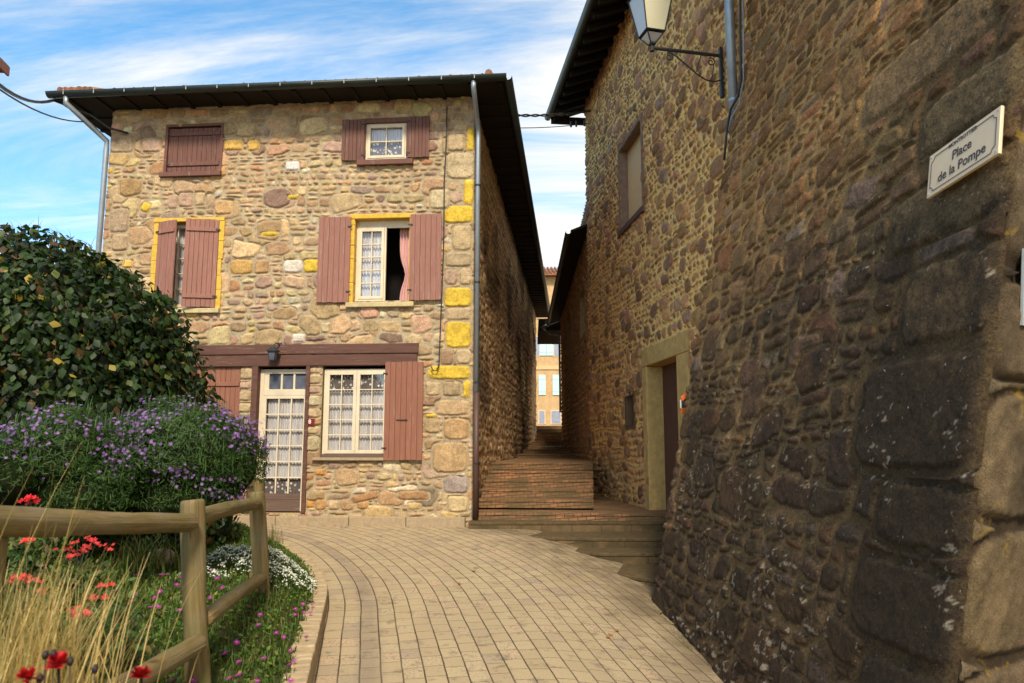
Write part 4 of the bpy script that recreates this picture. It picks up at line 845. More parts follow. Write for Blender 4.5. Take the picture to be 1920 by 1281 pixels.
# plaque at the picture's right edge, on the corner face
pz = [at(1904, 462, 4.0), at(1914, 612, 4.0)]
def on_c(px, py, off):
    n = Vector((nC[0], nC[1], -.2 * nC[0])); c0 = Vector((Xbat(YC, 0) + .03, YC, 0)); return on_plane(px, py, n, n.dot(c0) + off * n.length)
p1, p2 = on_c(1904, 464, .035), on_c(1916, 608, .035); xx = Vector((dC[0], dC[1], 0)).normalized(); zv = (p1 - p2); zv = (zv - xx * zv.dot(xx)); hP = zv.length; zv.normalize(); nP = xx.cross(zv)
PG = Matrix(((xx.x, zv.x, nP.x, p2.x), (xx.y, zv.y, nP.y, p2.y), (xx.z, zv.z, nP.z, p2.z), (0, 0, 0, 1)))
pq = empty('information_plaque', 'clear screwed-on plaque at the right edge of the pale corner stones', 'plaque', PG)
MB().box(0, .3, 0, hP, -.006, .004).build('plate', m_plain('plaque_print', (.30, .26, .27), .25, .5, .3, scale=14), pq)
MB().box(-.008, 0, -.006, hP + .006, -.006, .008).box(0, .3, -.006, 0, -.006, .008).build('edge_strip', MT['clip'], pq)
for z in (.03, hP - .03): MB().tube([(.025, z, .004), (.025, z, .012)], .009, 10).build('screw', MT['clip'], pq)
# orange bracket by the brown door
ob = FR2 @ Vector((F2(1288, 755)[0], -.05, F2(1288, 755)[1]))
OB = Matrix.Translation(at(1284, 757, 9.62))
orb = empty('orange_hook', 'small bright orange angled hook fixed where the brown doorway meets the dark wall', 'hook', OB)
m = MB(); m.add([(-.055, -.01, .08), (.075, -.01, .175), (.085, -.01, .12), (-.03, -.01, .03), (-.055, .03, .08), (.075, .03, .175), (.085, .03, .12), (-.03, .03, .03)], [(0, 1, 2, 3), (7, 6, 5, 4), (0, 4, 5, 1), (1, 5, 6, 2), (2, 6, 7, 3), (3, 7, 4, 0)])
m.box(-.052, .0, -.012, .03, -.13, -.055); m.build('arm', MT['orange'], orb, bevel=.006); MB().box(-.058, -.046, -.008, .02, -.055, .05).build('strip', MT['white'], orb)
MB().box(-.044, .12, .0, .06, -.05, .06).build('base', MT['iron'], orb, bevel=.004)

# ================================================================== SECOND ALLEY HOUSE, FAR BUILDING
ah = empty('alley_house', 'brown stone house farther up the stepped alley with two narrow windows', 'house', Matrix.Translation((2.02, 19.0, 0)) @ Matrix.Rotation(math.atan2(-1, -.012), 4, 'Z'))
FA = WM[ah.name]
FAf = lambda px, py, d=0.: facade(FA, px, py, d)
wA = [(*FAf(1062, 600), *FAf(1071, 656)), (*FAf(1089, 558), *FAf(1099, 620))]
ha = []
for (x0, z1, x1, z0) in wA: ha.append((x0, x1, z0, z1))
U, V, Hh, C, bst = masonry(14.6, 8, .035, 83, ch=(.12, .24), asp=(.8, 2), gap=.04, pal=PALB, mortar=(.28, .19, .10), relief=.05, warp=.05, x0=-14.3, z0=0, edge=.05)
yy = -Hh; yy[:, 0] = .3
raw('alley_wall', np.stack([U, yy, V], -1), grid_faces(*U.shape, keep=keep_mask(U, V, ha)), MT['brown_stone'], ah, smooth=True, col=C.reshape(-1, 3) * 1.5)
for i, r in enumerate(ha):
    w_ = reveal('window', r, .3, MT['reveal'], ah, y0=-.03); MB().box(r[0], r[1], .18, .2, r[2], r[3]).build('pane', MT['blue_glass'] if i == 0 else MT['beige'], w_)
MB().box(-14.3, -14.05, .3, 6, 0, 8).box(-14.05, .2, .35, 6, 0, 7.3).build('house_core', MT['render'], ah)
EA = 7.0; m = MB(); m.add([(-14.9, -.5, EA + .06), (.0, -.5, EA + .06), (.0, 4, EA + 1.8), (-14.9, 4, EA + 1.8), (-14.9, -.5, EA), (.0, -.5, EA), (.0, 4, EA + 1.74), (-14.9, 4, EA + 1.74)], [(0, 1, 2, 3), (7, 6, 5, 4), (0, 4, 5, 1), (1, 5, 6, 2), (2, 6, 7, 3), (3, 7, 4, 0)])
ra = m.build('roof', MT['dark_wood'], ah); m = MB(); half_pipe(m, (-14.95, -.56, EA + .03), (0, -.56, EA + .03), .08); m.build('gutter', MT['gutter'], ra)
m = MB(); m.add([(-17.2, -1.0, EA - .35), (-15., -1.0, EA + .25), (-15., .4, EA + .25), (-17.2, .4, EA - .35), (-17.2, -1.0, EA - .6), (-15., -1.0, EA - .25), (-15., .4, EA - .25), (-17.2, .4, EA - .6)], [(0, 1, 2, 3), (7, 6, 5, 4), (0, 4, 5, 1), (1, 5, 6, 2), (2, 6, 7, 3), (3, 7, 4, 0)]); m.build('canopy_roof', MT['dark_wood'], ah)
MB().tube([(-14.6, -.5, EA), (-14.7, -.9, EA - .15), (-14.8, -.5, EA - .45), (-14.4, -.08, EA - .6), (-14.35, -.07, 3)], .05, 8).build('downpipe', MT['zinc'], ah, smooth=True)
YF = 48.; fb = empty('village_house', 'sunlit ochre house with pale turquoise shutters closing the top of the alley', 'house', Matrix.Translation((1.9, YF, 2.6)))
def rF(a, b, c, d): p, q = at(a, b, YF), at(c, d, YF); return p.x - 1.9, q.x - 1.9, q.z - 2.6, p.z - 2.6
topz = at(1020, 516, YF).z - 2.6
m = MB(); m.box(-7, 7, 0, 8, -.1, topz); mf = M_('ochre_plaster', .95, .15); v_ = mf.coord(); mf.base(mf.mix(mf.ramp(mf.noise(v_, 2.5, 6, .7), .35, .65), (.60, .42, .22), (.46, .30, .15))); m.build('wall', mf.m, fb)
m = MB(); m.add([(-7.5, -.6, topz), (7.5, -.6, topz), (7.5, 4, topz + 1.4), (-7.5, 4, topz + 1.4), (-7.5, -.6, topz - .12), (7.5, -.6, topz - .12), (7.5, 8.5, topz - .12), (-7.5, 8.5, topz - .12)], [(0, 1, 2, 3), (7, 6, 5, 4), (0, 4, 5, 1), (1, 5, 6, 2), (2, 6, 7, 3), (3, 7, 4, 0)])
for k in range(60): m.tube([(-7.4 + k * .25, -.65, topz + .05), (-7.4 + k * .25, 3.9, topz + 1.43)], .085, 6)
m.build('roof', MT['tile'], fb)
for (a, b, c, d) in ((1012, 632, 1024, 667), (1024.6, 632, 1037, 667), (1010, 703, 1023, 741), (1036, 703, 1050, 741), (1062, 632, 1074, 667), (985, 632, 997, 667), (986, 703, 998, 741)):
    x0, x1, z0, z1 = rF(a, b, c, d); s_ = MB().box(x0, x1, -.06, .0, z0, z1)
    for j in range(2): s_.box(x0 + .02, x1 - .02, -.075, -.06, z0 + (z1 - z0) * (.2 + .6 * j) - .04, z0 + (z1 - z0) * (.2 + .6 * j) + .04)
    s_.build('shutter', MT['teal'], fb)
for (a, b, c, d) in ((1000, 632, 1011, 667), (1039, 632, 1049, 667), (1011, 771, 1021, 794), (1034, 771, 1051, 794), (1024, 703, 1035, 741) if False else (975, 632, 984, 667)):
    x0, x1, z0, z1 = rF(a, b, c, d); w_ = MB().box(x0 - .06, x1 + .06, -.03, -.005, z0 - .06, z1 + .06).build('window', MT['cream'], fb); MB().box(x0, x1, -.045, -.032, z0, z1).build('pane', MT['blue_glass'], w_)
MB().box(-7, 7, -.06, .0, rF(1000, 690, 1001, 693)[2], rF(1000, 686, 1001, 693)[3]).build('string_course', MT['beige'], fb)

# ================================================================== WIRES ACROSS THE SKY
g1 = Vector(FR1 @ Vector((ex0 + .05, ey0, EZ - .05)))
e1 = at(-60, 100, 9.); cable('overhead_cable', 'thick black overhead cable dropping from the left edge to the eave corner', [e1.lerp(g1, t) - Vector((0, 0, .25 * 4 * t * (1 - t))) for t in np.linspace(0, 1, 12)], .028)
cable('overhead_cable', 'inner cable running from the eave corner onto the wall under the roof', [g1, P(170, 215, -.3), P(205, 240, -.15), P(240, 250, -.06)], .02)
e2 = at(-60, 122, 9.); g2 = FR1 @ Vector((ex0 + .5, ey0 + .3, EZ - .35)); cable('overhead_cable', 'thinner overhead cable below the thick one at the left edge', [e2.lerp(g2, t) - Vector((0, 0, .2 * 4 * t * (1 - t))) for t in np.linspace(0, 1, 12)], .013)
ca = at(955, 216, 14.5); cb_ = at(1106, 208, 18.4); m = MB()
for ph in (0, 3.14): m.tube([ca.lerp(cb_, t) + Vector((0, math.cos(t * 30 + ph) * .015, math.sin(t * 30 + ph) * .02 - .2 * t * (1 - t))) for t in np.linspace(0, 1, 60)], .017, 6)
tag(m.build('overhead_cable', MT['iron'], smooth=True), 'twisted black cable strung between the two roofs across the alley', 'cable')
c3, c4 = at(965, 240, 15.), at(1104, 231, 18.4); cable('overhead_cable', 'slender wire with small clips just below the twisted cable over the alley', [c3.lerp(c4, t) - Vector((0, 0, .15 * t * (1 - t))) for t in np.linspace(0, 1, 14)], .010)
wires = bpy.data.objects[[o.name for o in bpy.data.objects if o.get('label', '').startswith('slender wire')][0]]
for t in (.72, .8, .93): q = c3.lerp(c4, t); MB().tube([q - Vector((.0, .0, .07)), q + Vector((0, 0, .07))], .028, 6).build('wire_clip', MT['iron'], wires)

ef = empty('roof_eave', 'tip of a brown roof eave at the upper left edge of the picture', 'roof', Matrix.Translation(at(-10, 122, 12)) @ Matrix.Rotation(R(10), 4, 'Z'))
MB().box(-.5, .10, -.1, .2, -.04, .10).build('eave_board', MT['attic_wood'], ef); MB().add([(-.6, -.12, .10), (.12, -.12, .10), (-.6, -.12, .75), (-.6, .22, .10), (.12, .22, .10), (-.6, .22, .75)], [(0, 1, 2), (5, 4, 3), (0, 3, 4, 1), (1, 4, 5, 2), (2, 5, 3, 0)]).build('roof_tiles', MT['dark_wood'], ef)
MB().box(.101, .135, -.13, .22, -.08, .08).build('fascia', MT['shutter'], ef)

# ================================================================== FENCE
fence = empty('wooden_fence', 'weathered round-log fence edging the flower bed', 'fence', Matrix.Translation((-2.0, 4.5, .1)))
def log(name, p0, p1, r0, r1, seed, parent, rounding=.5, n=20, seg=26):
    p0, p1 = Vector(p0), Vector(p1); ax = (p1 - p0); ln_ = ax.length; ax.normalize(); a = ax.cross(Vector((0, 0, 1)) if abs(ax.z) < .9 else Vector((1, 0, 0))).normalized(); b = ax.cross(a)
    T = np.concatenate([[0, 0, .004, .012], np.linspace(.03, .97, seg), [.988, .996, 1, 1]]); k = np.array([0, .82, .93, 1.] + [1.] * seg + [1., .93, .82, 0]) if rounding else None
    TH = np.linspace(0, 2 * np.pi, n + 1); tt, th = np.meshgrid(T, TH, indexing='ij'); rr = (r0 + (r1 - r0) * tt) * k[:, None] * (1 + .17 * (fbm(np.cos(th) * 1.5 + 9 + seed, tt * ln_ * 2.2 + np.sin(th) * 1.5 + 40, seed, 3) - .5) * 2)
    Pn = np.array(p0)[None, None] + np.array(ax)[None, None] * (tt * ln_)[..., None] + np.array(a) * (rr * np.cos(th))[..., None] + np.array(b) * (rr * np.sin(th))[..., None]
    bend = np.sin(tt * np.pi) * .012 * (1 if seed % 2 else -1); Pn = Pn + np.array(b) * bend[..., None]
    return raw(name, Pn, grid_faces(*tt.shape), MT['log'], parent, fr=Matrix(), smooth=True, uv=np.stack([th / 6.283, tt * ln_], -1).reshape(-1, 2))
pA = Vector((-1.85, 4.56, 0)); pB = Vector((-2.25, 6.95, 0)); p0_ = Vector((-2.03, 3.08, 0)); pC = Vector((-3.0, 9.1, 0))
log('post', (-1.765, 4.56, -.1), (-1.89, 4.56, 1.19), .070, .066, 3, fence); log('post', (-2.20, 6.95, -.1), (-2.305, 6.95, 1.10), .068, .07, 4, fence)
log('post', p0_ + Vector((-.06, .02, -.2)), p0_ + Vector((-.06, .02, 1.16)), .07, .07, 5, fence); log('post', pC + Vector((0, 0, -.2)), pC + Vector((0, 0, 1.12)), .07, .07, 6, fence)
log('rail', p0_ + Vector((-.1, -1.3, 1.36)), Vector((-1.85, 4.47, 1.065)), .062, .053, 7, fence); log('rail', Vector((-1.88, 4.61, 1.08)), Vector((-2.27, 6.88, 1.0)), .053, .050, 8, fence)
log('rail', p0_ + Vector((.12, -1.2, .42)), Vector((-1.765, 4.47, .40)), .058, .053, 9, fence); log('rail', Vector((-1.80, 4.61, .50)), Vector((-2.20, 6.88, .36)), .052, .048, 10, fence)
log('rail', pB + Vector((-.05, .05, .95)), pC + Vector((0, -.05, .95)), .05, .05, 11, fence); log('rail', pB + Vector((-.05, .05, .35)), pC + Vector((0, -.05, .3)), .05, .05, 12, fence)

# ================================================================== PLANTS
rs = np.random.RandomState(12)
def leaves(P_, Nrm, size, asp, cols, wts, tilt=.5, down=None, seed=0, fold=.25, jit=.25):
    """leaf cards: each leaf is a folded six-point blade -> V, F, colour"""
    r = np.random.RandomState(seed); n = len(P_); Nn = Nrm + r.normal(0, tilt, (n, 3)); Nn /= np.linalg.norm(Nn, axis=1)[:, None]
    D = (np.array(down)[None] if down is not None else r.normal(0, 1, (n, 3))) + r.normal(0, jit, (n, 3)); D = D - (D * Nn).sum(1)[:, None] * Nn; D /= np.linalg.norm(D, axis=1)[:, None] + 1e-9; Sx = np.cross(D, Nn)
    s = (size * r.uniform(.65, 1.25, n))[:, None]; w = s * asp
    base = P_; tip = P_ + D * s - Nn * s * .15; m1 = P_ + D * s * .35 + Nn * s * .02; L_ = P_ + D * s * .38 + Sx * w * .5 - Nn * s * fold * .3; R_ = P_ + D * s * .38 - Sx * w * .5 - Nn * s * fold * .3; L2 = P_ + D * s * .75 + Sx * w * .32 - Nn * s * fold * .35; R2 = P_ + D * s * .75 - Sx * w * .32 - Nn * s * fold * .35; m2 = P_ + D * s * .75 - Nn * s * .05
    V = np.stack([base, L_, L2, tip, R2, R_, m1, m2], 1).reshape(-1, 3); i = (np.arange(n) * 8)[:, None]
    Fq = np.concatenate([i + np.array([[0, 6, 7, 1]]) * 0 + np.array([[0, 6, 1, 1]]) * 0 + np.array([[1, 0, 6, 7]]), i + np.array([[2, 1, 7, 3]]), i + np.array([[6, 0, 5, 7]]), i + np.array([[7, 5, 4, 3]])])
    cols = np.array(cols); c = cols[r.choice(len(cols), n, p=np.array(wts) / sum(wts))] * r.uniform(.6, 1.35, (n, 1)); return V, Fq, np.repeat(c, 8, 0)
def blades(P_, ln_, wd, lean, cols, wts, seed=0, seg=5, curl=.6):
    r = np.random.RandomState(seed); n = len(P_); az_ = r.uniform(0, 6.283, n); out = np.stack([np.cos(az_), np.sin(az_), np.zeros(n)], -1) * r.uniform(.2, 1, (n, 1)) * curl + np.array(lean); s = np.stack([-np.sin(az_), np.cos(az_), np.zeros(n)], -1)
    l = (ln_ * r.uniform(.55, 1.2, n))[:, None]; V = []
    for k in range(seg + 1):
        t = k / seg; c = P_ + l * (np.array([0, 0, 1.]) * (t - .25 * t * t * curl) + out * t * t * .6); w = wd * (1 - t) ** .6 * .5 + .0004; V += [c - s * w, c + s * w]
    V = np.stack(V, 1); i = (np.arange(n) * (2 * seg + 2))[:, None]; Fq = np.concatenate([i + np.array([[2 * k, 2 * k + 1, 2 * k + 3, 2 * k + 2]]) for k in range(seg)])
    cols = np.array(cols); c = cols[r.choice(len(cols), n, p=np.array(wts) / sum(wts))] * r.uniform(.7, 1.3, (n, 1)); return V.reshape(-1, 3), Fq, np.repeat(c, 2 * seg + 2, 0)
def star(r, petals, h=.15, inner=.3):
    v = [(0, 0, -h * r * .3)]; f = []
    for k in range(petals):
        a = 2 * math.pi * k / petals; da = math.pi / petals * .85
        j = len(v); v += [(inner * r * math.cos(a - da), inner * r * math.sin(a - da), 0), (r * .85 * math.cos(a - da * .55), r * .85 * math.sin(a - da * .55), h * r), (r * math.cos(a), r * math.sin(a), h * r * .8), (r * .85 * math.cos(a + da * .55), r * .85 * math.sin(a + da * .55), h * r), (inner * r * math.cos(a + da), inner * r * math.sin(a + da), 0)]
        f.append((0, j, j + 1, j + 2, j + 3, j + 4))
    return v, f
def mat_n(p, n, up=0):
    return Matrix.Translation(p) @ Vector(n).to_track_quat('Z', 'Y').to_matrix().to_4x4()

# --- the big climbing-plant mound: domed surface of hanging leaves
mc = Vector((-5.95, 8.9, .1))
def dome(th, ph, k=1.):                                     # th azimuth, ph elevation 0..pi/2
    r = 1 + .15 * (fbm(th * 2.4 + 20, ph * 3.4 + 4, 201, 5) - .5) * 2
    ce = np.cos(ph) ** .95
    x = mc.x + 2.55 * ce * np.cos(th) * r * k; y = mc.y + 2.1 * ce * np.sin(th) * r * k; z = mc.z + 3.86 * np.sin(ph) * (1 + .05 * (r - 1)) * (.02 + .98 * k)
    return np.stack([x, y, z], -1)
vine = empty('climbing_plant', 'tall dark green mound of climbing plant with a few yellowing leaves', 'climbing plant', Matrix.Translation(mc))
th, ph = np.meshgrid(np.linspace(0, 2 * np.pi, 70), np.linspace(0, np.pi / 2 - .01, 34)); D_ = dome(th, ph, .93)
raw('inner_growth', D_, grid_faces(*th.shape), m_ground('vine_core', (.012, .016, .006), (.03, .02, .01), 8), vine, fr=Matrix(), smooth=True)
n = 40000; th = rs.uniform(0, 2 * np.pi, n); th = np.where(rs.rand(n) < .6, rs.uniform(np.pi * 1.05, 2.12 * np.pi, n), th); ph = np.arcsin(rs.uniform(0, .999, n)); k = rs.uniform(.86, 1.05, n) + .07 * (fbm(th * 9, ph * 9, 223, 3) - .5); Pv = dome(th, ph) * 1.; ctr_ = np.array(mc) + np.array([0, 0, .8]); Pv = ctr_ + (Pv - ctr_) * k[:, None]
Nv = Pv - ctr_; Nv[:, 2] *= .6; Nv /= np.linalg.norm(Nv, axis=1)[:, None]
clump = fbm(th * 5, ph * 5, 222, 3); dn = clump > .27; Pv, Nv = Pv[dn], Nv[dn]
V, Fq, c = leaves(Pv, Nv, .10, .72, [(.016, .038, .007), (.028, .058, .010), (.010, .023, .006), (.28, .20, .02), (.10, .055, .02), (.075, .095, .018)], [5, 4, 4, .3, .8, .9], tilt=.6, down=(.1, 0, -1), seed=3, jit=.45)
raw('foliage', V, Fq, MT['leaf'], vine, fr=Matrix(), col=c)
n = 150; th = rs.uniform(np.pi * 1.0, 2 * np.pi, n); ph = rs.uniform(.9, 1.5, n); Pv = dome(th, ph)
V, Fq, c = blades(Pv, .32, .007, (0, 0, 0), [(.07, .04, .02)], [1], seed=9, curl=1.2); tag(raw('twigs', V, Fq, MT['straw'], vine, fr=Matrix(), col=c), kind='stuff')

# --- aster bushes
fl_me = {}
def flower_mesh(key, r, petals, mat, centre=None, **k):
    if key not in fl_me: v, f = star(r, petals, **k); me = bpy.data.meshes.new(key); me.from_pydata(v, [], f); c = me.color_attributes.new('Col', 'FLOAT_COLOR', 'POINT'); c.data.foreach_set('color', np.tile([*mat, 1], len(v)).astype(np.float32)); me.materials.append(MT['petal']); fl_me[key] = me
    return fl_me[key]
def bush(name, label, cat, blobs, nleaf, nflow, seed, green, flow_cols, fl_top=.0):
    r = np.random.RandomState(seed); c0 = blobs[0][0]; o = empty(name, label, cat, Matrix.Translation((c0[0], c0[1], c0[2] - blobs[0][1][2] * .8)))
    Pl, Nl = [], []
    wsum = sum(b[1][0] * b[1][2] for b in blobs)
    def samp(n, shell):
        P_, N_ = [], []
        for c, rad in blobs:
            q = int(n * rad[0] * rad[2] / wsum); d = r.normal(0, 1, (q, 3)); d /= np.linalg.norm(d, axis=1)[:, None]; d[:, 2] = np.where(d[:, 2] < -.3, -d[:, 2], d[:, 2]); s = shell[0] + (shell[1] - shell[0]) * r.rand(q, 1) ** .6
            rr = s * (1 + .34 * (fbm(d[:, :1] * 3 + 9, d[:, 2:3] * 3 + d[:, 1:2] + 9, seed, 4) - .5) * 2); P_.append(np.array(c) + d * np.array(rad) * rr); N_.append(d)
        return np.concatenate(P_), np.concatenate(N_)
    m = MB(); th, ph = np.meshgrid(np.linspace(0, 2 * np.pi, 30), np.linspace(-1.2, np.pi / 2, 14)); Vc, Fc = [], []; off = 0
    for c, rad in blobs: Vc.append((np.stack([np.cos(ph) * np.cos(th), np.cos(ph) * np.sin(th), np.sin(ph)], -1) * np.array(rad) * (.78 + .1 * noise2(th * 3, ph * 3 + 9, 4))[..., None] + np.array(c)).reshape(-1, 3)); Fc.append(grid_faces(*th.shape) + off); off += th.size
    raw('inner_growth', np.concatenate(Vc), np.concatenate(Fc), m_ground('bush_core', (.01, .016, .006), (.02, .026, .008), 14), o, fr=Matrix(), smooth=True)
    P_, N_ = samp(nleaf, (.70, 1.10)); V, Fq, c = leaves(P_, N_, .05, .18, green, [3, 3, 2, 1], tilt=.9, seed=seed, jit=.6); ob_ = raw('foliage', V, Fq, MT['leaf'], o, fr=Matrix(), col=c)
    P_, N_ = samp(nleaf // 13, (.85, 1.06)); V, Fq, c = blades(P_, .17, .006, (0, 0, 0), green, [3, 3, 2, 1], seed=seed, curl=.8, seg=3); tag(raw('shoots', V, Fq, MT['leaf'], o, fr=Matrix(), col=c), kind='stuff')
    P_, N_ = samp(nflow * 3, (.97, 1.2)); cl_ = fbm(P_[:, 0] * 3.2 + 30, P_[:, 2] * 3.2 + P_[:, 1], seed + 5, 3) + .22 * N_[:, 2]; cl_ = cl_ + r.normal(0, .09, len(cl_)); sel = (N_[:, 1] < .45) & (cl_ > np.quantile(cl_, .5)); P_, N_ = P_[sel], N_[sel]; P_ += r.normal(0, .012, P_.shape)
    front = np.argsort(P_[:, 1])[:]; inv = WM[o.name].inverted(); k = 0; Vb, Fb, Cb = [], [], []; off = 0
    pick = set(front[:100].tolist())
    for i in range(len(P_)):
        nn_ = N_[i] + r.normal(0, .35, 3) + np.array([0, -.4, .3]); fc = flow_cols[r.randint(len(flow_cols))]; mtx = inv @ mat_n(P_[i], nn_)
        if i in pick:
            fo = bpy.data.objects.new('flower', flower_mesh('%s_flower_%.2f' % (name, fc[0]), .0155, 8, fc)); COL.objects.link(fo); fo.parent = o; fo.matrix_local = mtx @ Matrix.Scale(r.uniform(.7, 1.2), 4); WM[fo.name] = WM[o.name]
        else:
            v, f = star(.0155 * r.uniform(.7, 1.2), 8); v = [mtx @ Vector(q) for q in v]; Vb += [tuple(q) for q in v]; Fb += [tuple(a + off for a in q) for q in f]; off += len(v); Cb += [fc] * len(v)
    if Vb: tag(raw('blossoms', Vb, Fb, MT['petal'], o, col=np.array(Cb), fr=WM[o.name]), kind='stuff')
    return o
GA = [(.035, .085, .014), (.05, .11, .02), (.022, .055, .011), (.08, .125, .024)]
PU = [(.22, .10, .34), (.30, .15, .42), (.17, .08, .28), (.36, .20, .46)]
def bp(px, py, Y): return tuple(at(px, py, Y))
b1 = [(bp(110, 860, 6.3), (.42, .5, .36)), (bp(20, 890, 6.0), (.30, .4, .30)), (bp(210, 880, 6.6), (.34, .4, .34)), (bp(120, 925, 6.35), (.60, .4, .34))]
bush('aster_bush', 'purple-flowered aster clump spilling in front of the climbing plant at the left edge', 'flowering bush', b1, 20000, 900, 41, GA, PU)
b2 = [(bp(330, 855, 6.9), (.60, .5, .42)), (bp(425, 880, 7.1), (.30, .4, .34)), (bp(235, 890, 6.8), (.34, .45, .36)), (bp(325, 925, 6.95), (.56, .4, .36))]
bush('aster_bush', 'wide aster bush dotted with lilac flowers standing before the garage door and glazed door', 'flowering bush', b2, 28000, 1700, 43, GA, PU)

# --- ground cover in the bed (uncountable)
n = 60000; q = np.stack([rs.uniform(-5.2, -.7, n), 2.2 + 9.2 * rs.rand(n) ** 1.35], -1); uvq = path_uv(q[:, 0], q[:, 1]); q = q[(uvq[:, 0] < -.49 + rs.normal(0, .03, n)) & (uvq[:, 0] > -3.6)]
Pg = np.column_stack([q, bed_z(q[:, 0], q[:, 1])]); pat = fbm(q[:, 0] * 2.2 + 60, q[:, 1] * 2.2, 88, 3)
V, Fq, c = blades(Pg, .085, .010, (0, 0, 0), [(.06, .115, .014), (.09, .145, .02), (.04, .07, .012), (.20, .16, .04), (.13, .15, .03)], [5, 3, 3, .9, 1.2], seed=5, seg=3, curl=.9)
tag(raw('ground_cover', V, Fq, MT['leaf'], col=c), 'low green ground cover filling the flower bed', 'ground cover', kind='stuff')
n = 26000; q = q[rs.choice(len(q), n)] + rs.normal(0, .02, (n, 2)); Pg = np.column_stack([q, bed_z(q[:, 0], q[:, 1]) + rs.uniform(.0, .05, n)])
V, Fq, c = leaves(Pg, np.tile([0, -.3, 1.], (n, 1)), .038, .55, [(.07, .14, .016), (.11, .18, .025), (.045, .08, .012), (.2, .19, .04)], [4, 3, 3, .8], tilt=.6, seed=6)
tag(raw('ground_cover', V, Fq, MT['leaf'], col=c), 'small-leaved green mat among the grass of the flower bed', 'ground cover', kind='stuff')

# --- magenta bed flowers, one object each
def ray_bed(px, py, lift=.0):
    d = ray(px, py); lo, hi = .5, 14.
    for _ in range(30):
        t = (lo + hi) / 2; p = Vector((0, 0, EYE)) + d * t
        if p.z > bed_z(p.x, p.y) + lift: lo = t
        else: hi = t
    return p
mg = [(397, 1069), (407, 1085), (300, 1110), (257, 1078), (303, 1078), (315, 1077), (341, 1082), (331, 1097), (299, 1112), (290, 1121), (247, 1127), (254, 1114), (222, 1140), (296, 1138), (282, 1139), (337, 1144), (394, 1121), (417, 1102), (488, 1153), (468, 1138), (484, 1172), (554, 1142), (568, 1133), (585, 1133), (582, 1148), (570, 1149), (553, 1153), (518, 1187), (532, 1195), (544, 1220), (574, 1194), (443, 1205), (422, 1225), (448, 1241), (494, 1235), (544, 1246), (358, 1254), (310, 1264), (323, 1275), (362, 1276), (430, 1272), (447, 1266), (483, 1277), (545, 1276), (552, 1239), (160, 1228), (175, 1226), (232, 1217), (213, 1164), (208, 1109)]
v, f = star(.020, 14, h=.2, inner=.35); me_m = bpy.data.meshes.new('daisy'); nb = len(v)
cmid = [(.42, .025, .34)] * nb; cv, cf = star(.0055, 6, h=.1); k0 = len(v); v += [(a, b, c + .006) for a, b, c in cv]; f += [tuple(i + k0 for i in q) for q in cf]; cmid += [(.6, .42, .2)] * len(cv)
sv = [(.0015 * math.cos(t), .0015 * math.sin(t), z) for z in (-.09, -.002) for t in (0, 2.1, 4.2)]; k0 = len(v); v += sv; f += [tuple(k0 + i for i in q) for q in ((0, 1, 4, 3), (1, 2, 5, 4), (2, 0, 3, 5))]; cmid += [(.07, .1, .02)] * 6
me_m.from_pydata(v, [], f); ca_ = me_m.color_attributes.new('Col', 'FLOAT_COLOR', 'POINT'); ca_.data.foreach_set('color', np.array([(*q, 1) for q in cmid], np.float32).ravel()); me_m.materials.append(MT['petal'])
for i, (px, py) in enumerate(mg):
    p = ray_bed(px, py, .07); o = bpy.data.objects.new('magenta_daisy', me_m); COL.objects.link(o); o.matrix_world = mat_n(p, (rs.normal(0, .25), -.45 + rs.normal(0, .2), 1)) @ Matrix.Scale(rs.uniform(.9, 1.35), 4)
    tag(o, 'magenta daisy-like flower open in the green flower bed', 'flower', 'magenta flowers in the bed')

# --- white flower cushion
wp = ray_bed(455, 1058, .05); wc_ = empty('white_flower_cushion', 'cushion of tiny white flowers around the second fence post', 'flowers', Matrix.Translation(wp))
n = 4200; an = rs.uniform(0, 6.283, n); rd = np.sqrt(rs.rand(n)); qx = wp.x + .0 + .58 * rd * np.cos(an) + .12 * rd * np.sin(an); qy = wp.y + .3 + 1.1 * rd * np.sin(an); keepq = path_uv(qx, qy)[:, 0] < -.46; qx, qy, rd = qx[keepq], qy[keepq], rd[keepq]; pn_ = fbm(qx * 5 + 20, qy * 5, 66, 3); kq = pn_ > .40; qx, qy, rd, pn_ = qx[kq], qy[kq], rd[kq], pn_[kq]; qz = bed_z(qx, qy) + .02 + .10 * (1 - rd ** 2) + .22 * (pn_ - .4)
V, Fq, c = leaves(np.column_stack([qx, qy, qz - .02]), np.tile([0, 0, 1.], (len(qx), 1)), .03, .4, [(.06, .1, .02)], [1], tilt=.7, seed=7); raw('foliage', V, Fq, MT['leaf'], wc_, fr=Matrix(), col=c)
V, Fq, c = leaves(np.column_stack([qx, qy, qz + .01]), np.tile([0, -.3, 1.], (len(qx), 1)), .017, 1., [(.72, .72, .66), (.6, .6, .52)], [3, 1], tilt=.5, seed=8, fold=.1); tag(raw('blossoms', V, Fq, MT['petal'], wc_, fr=Matrix(), col=c), kind='stuff')

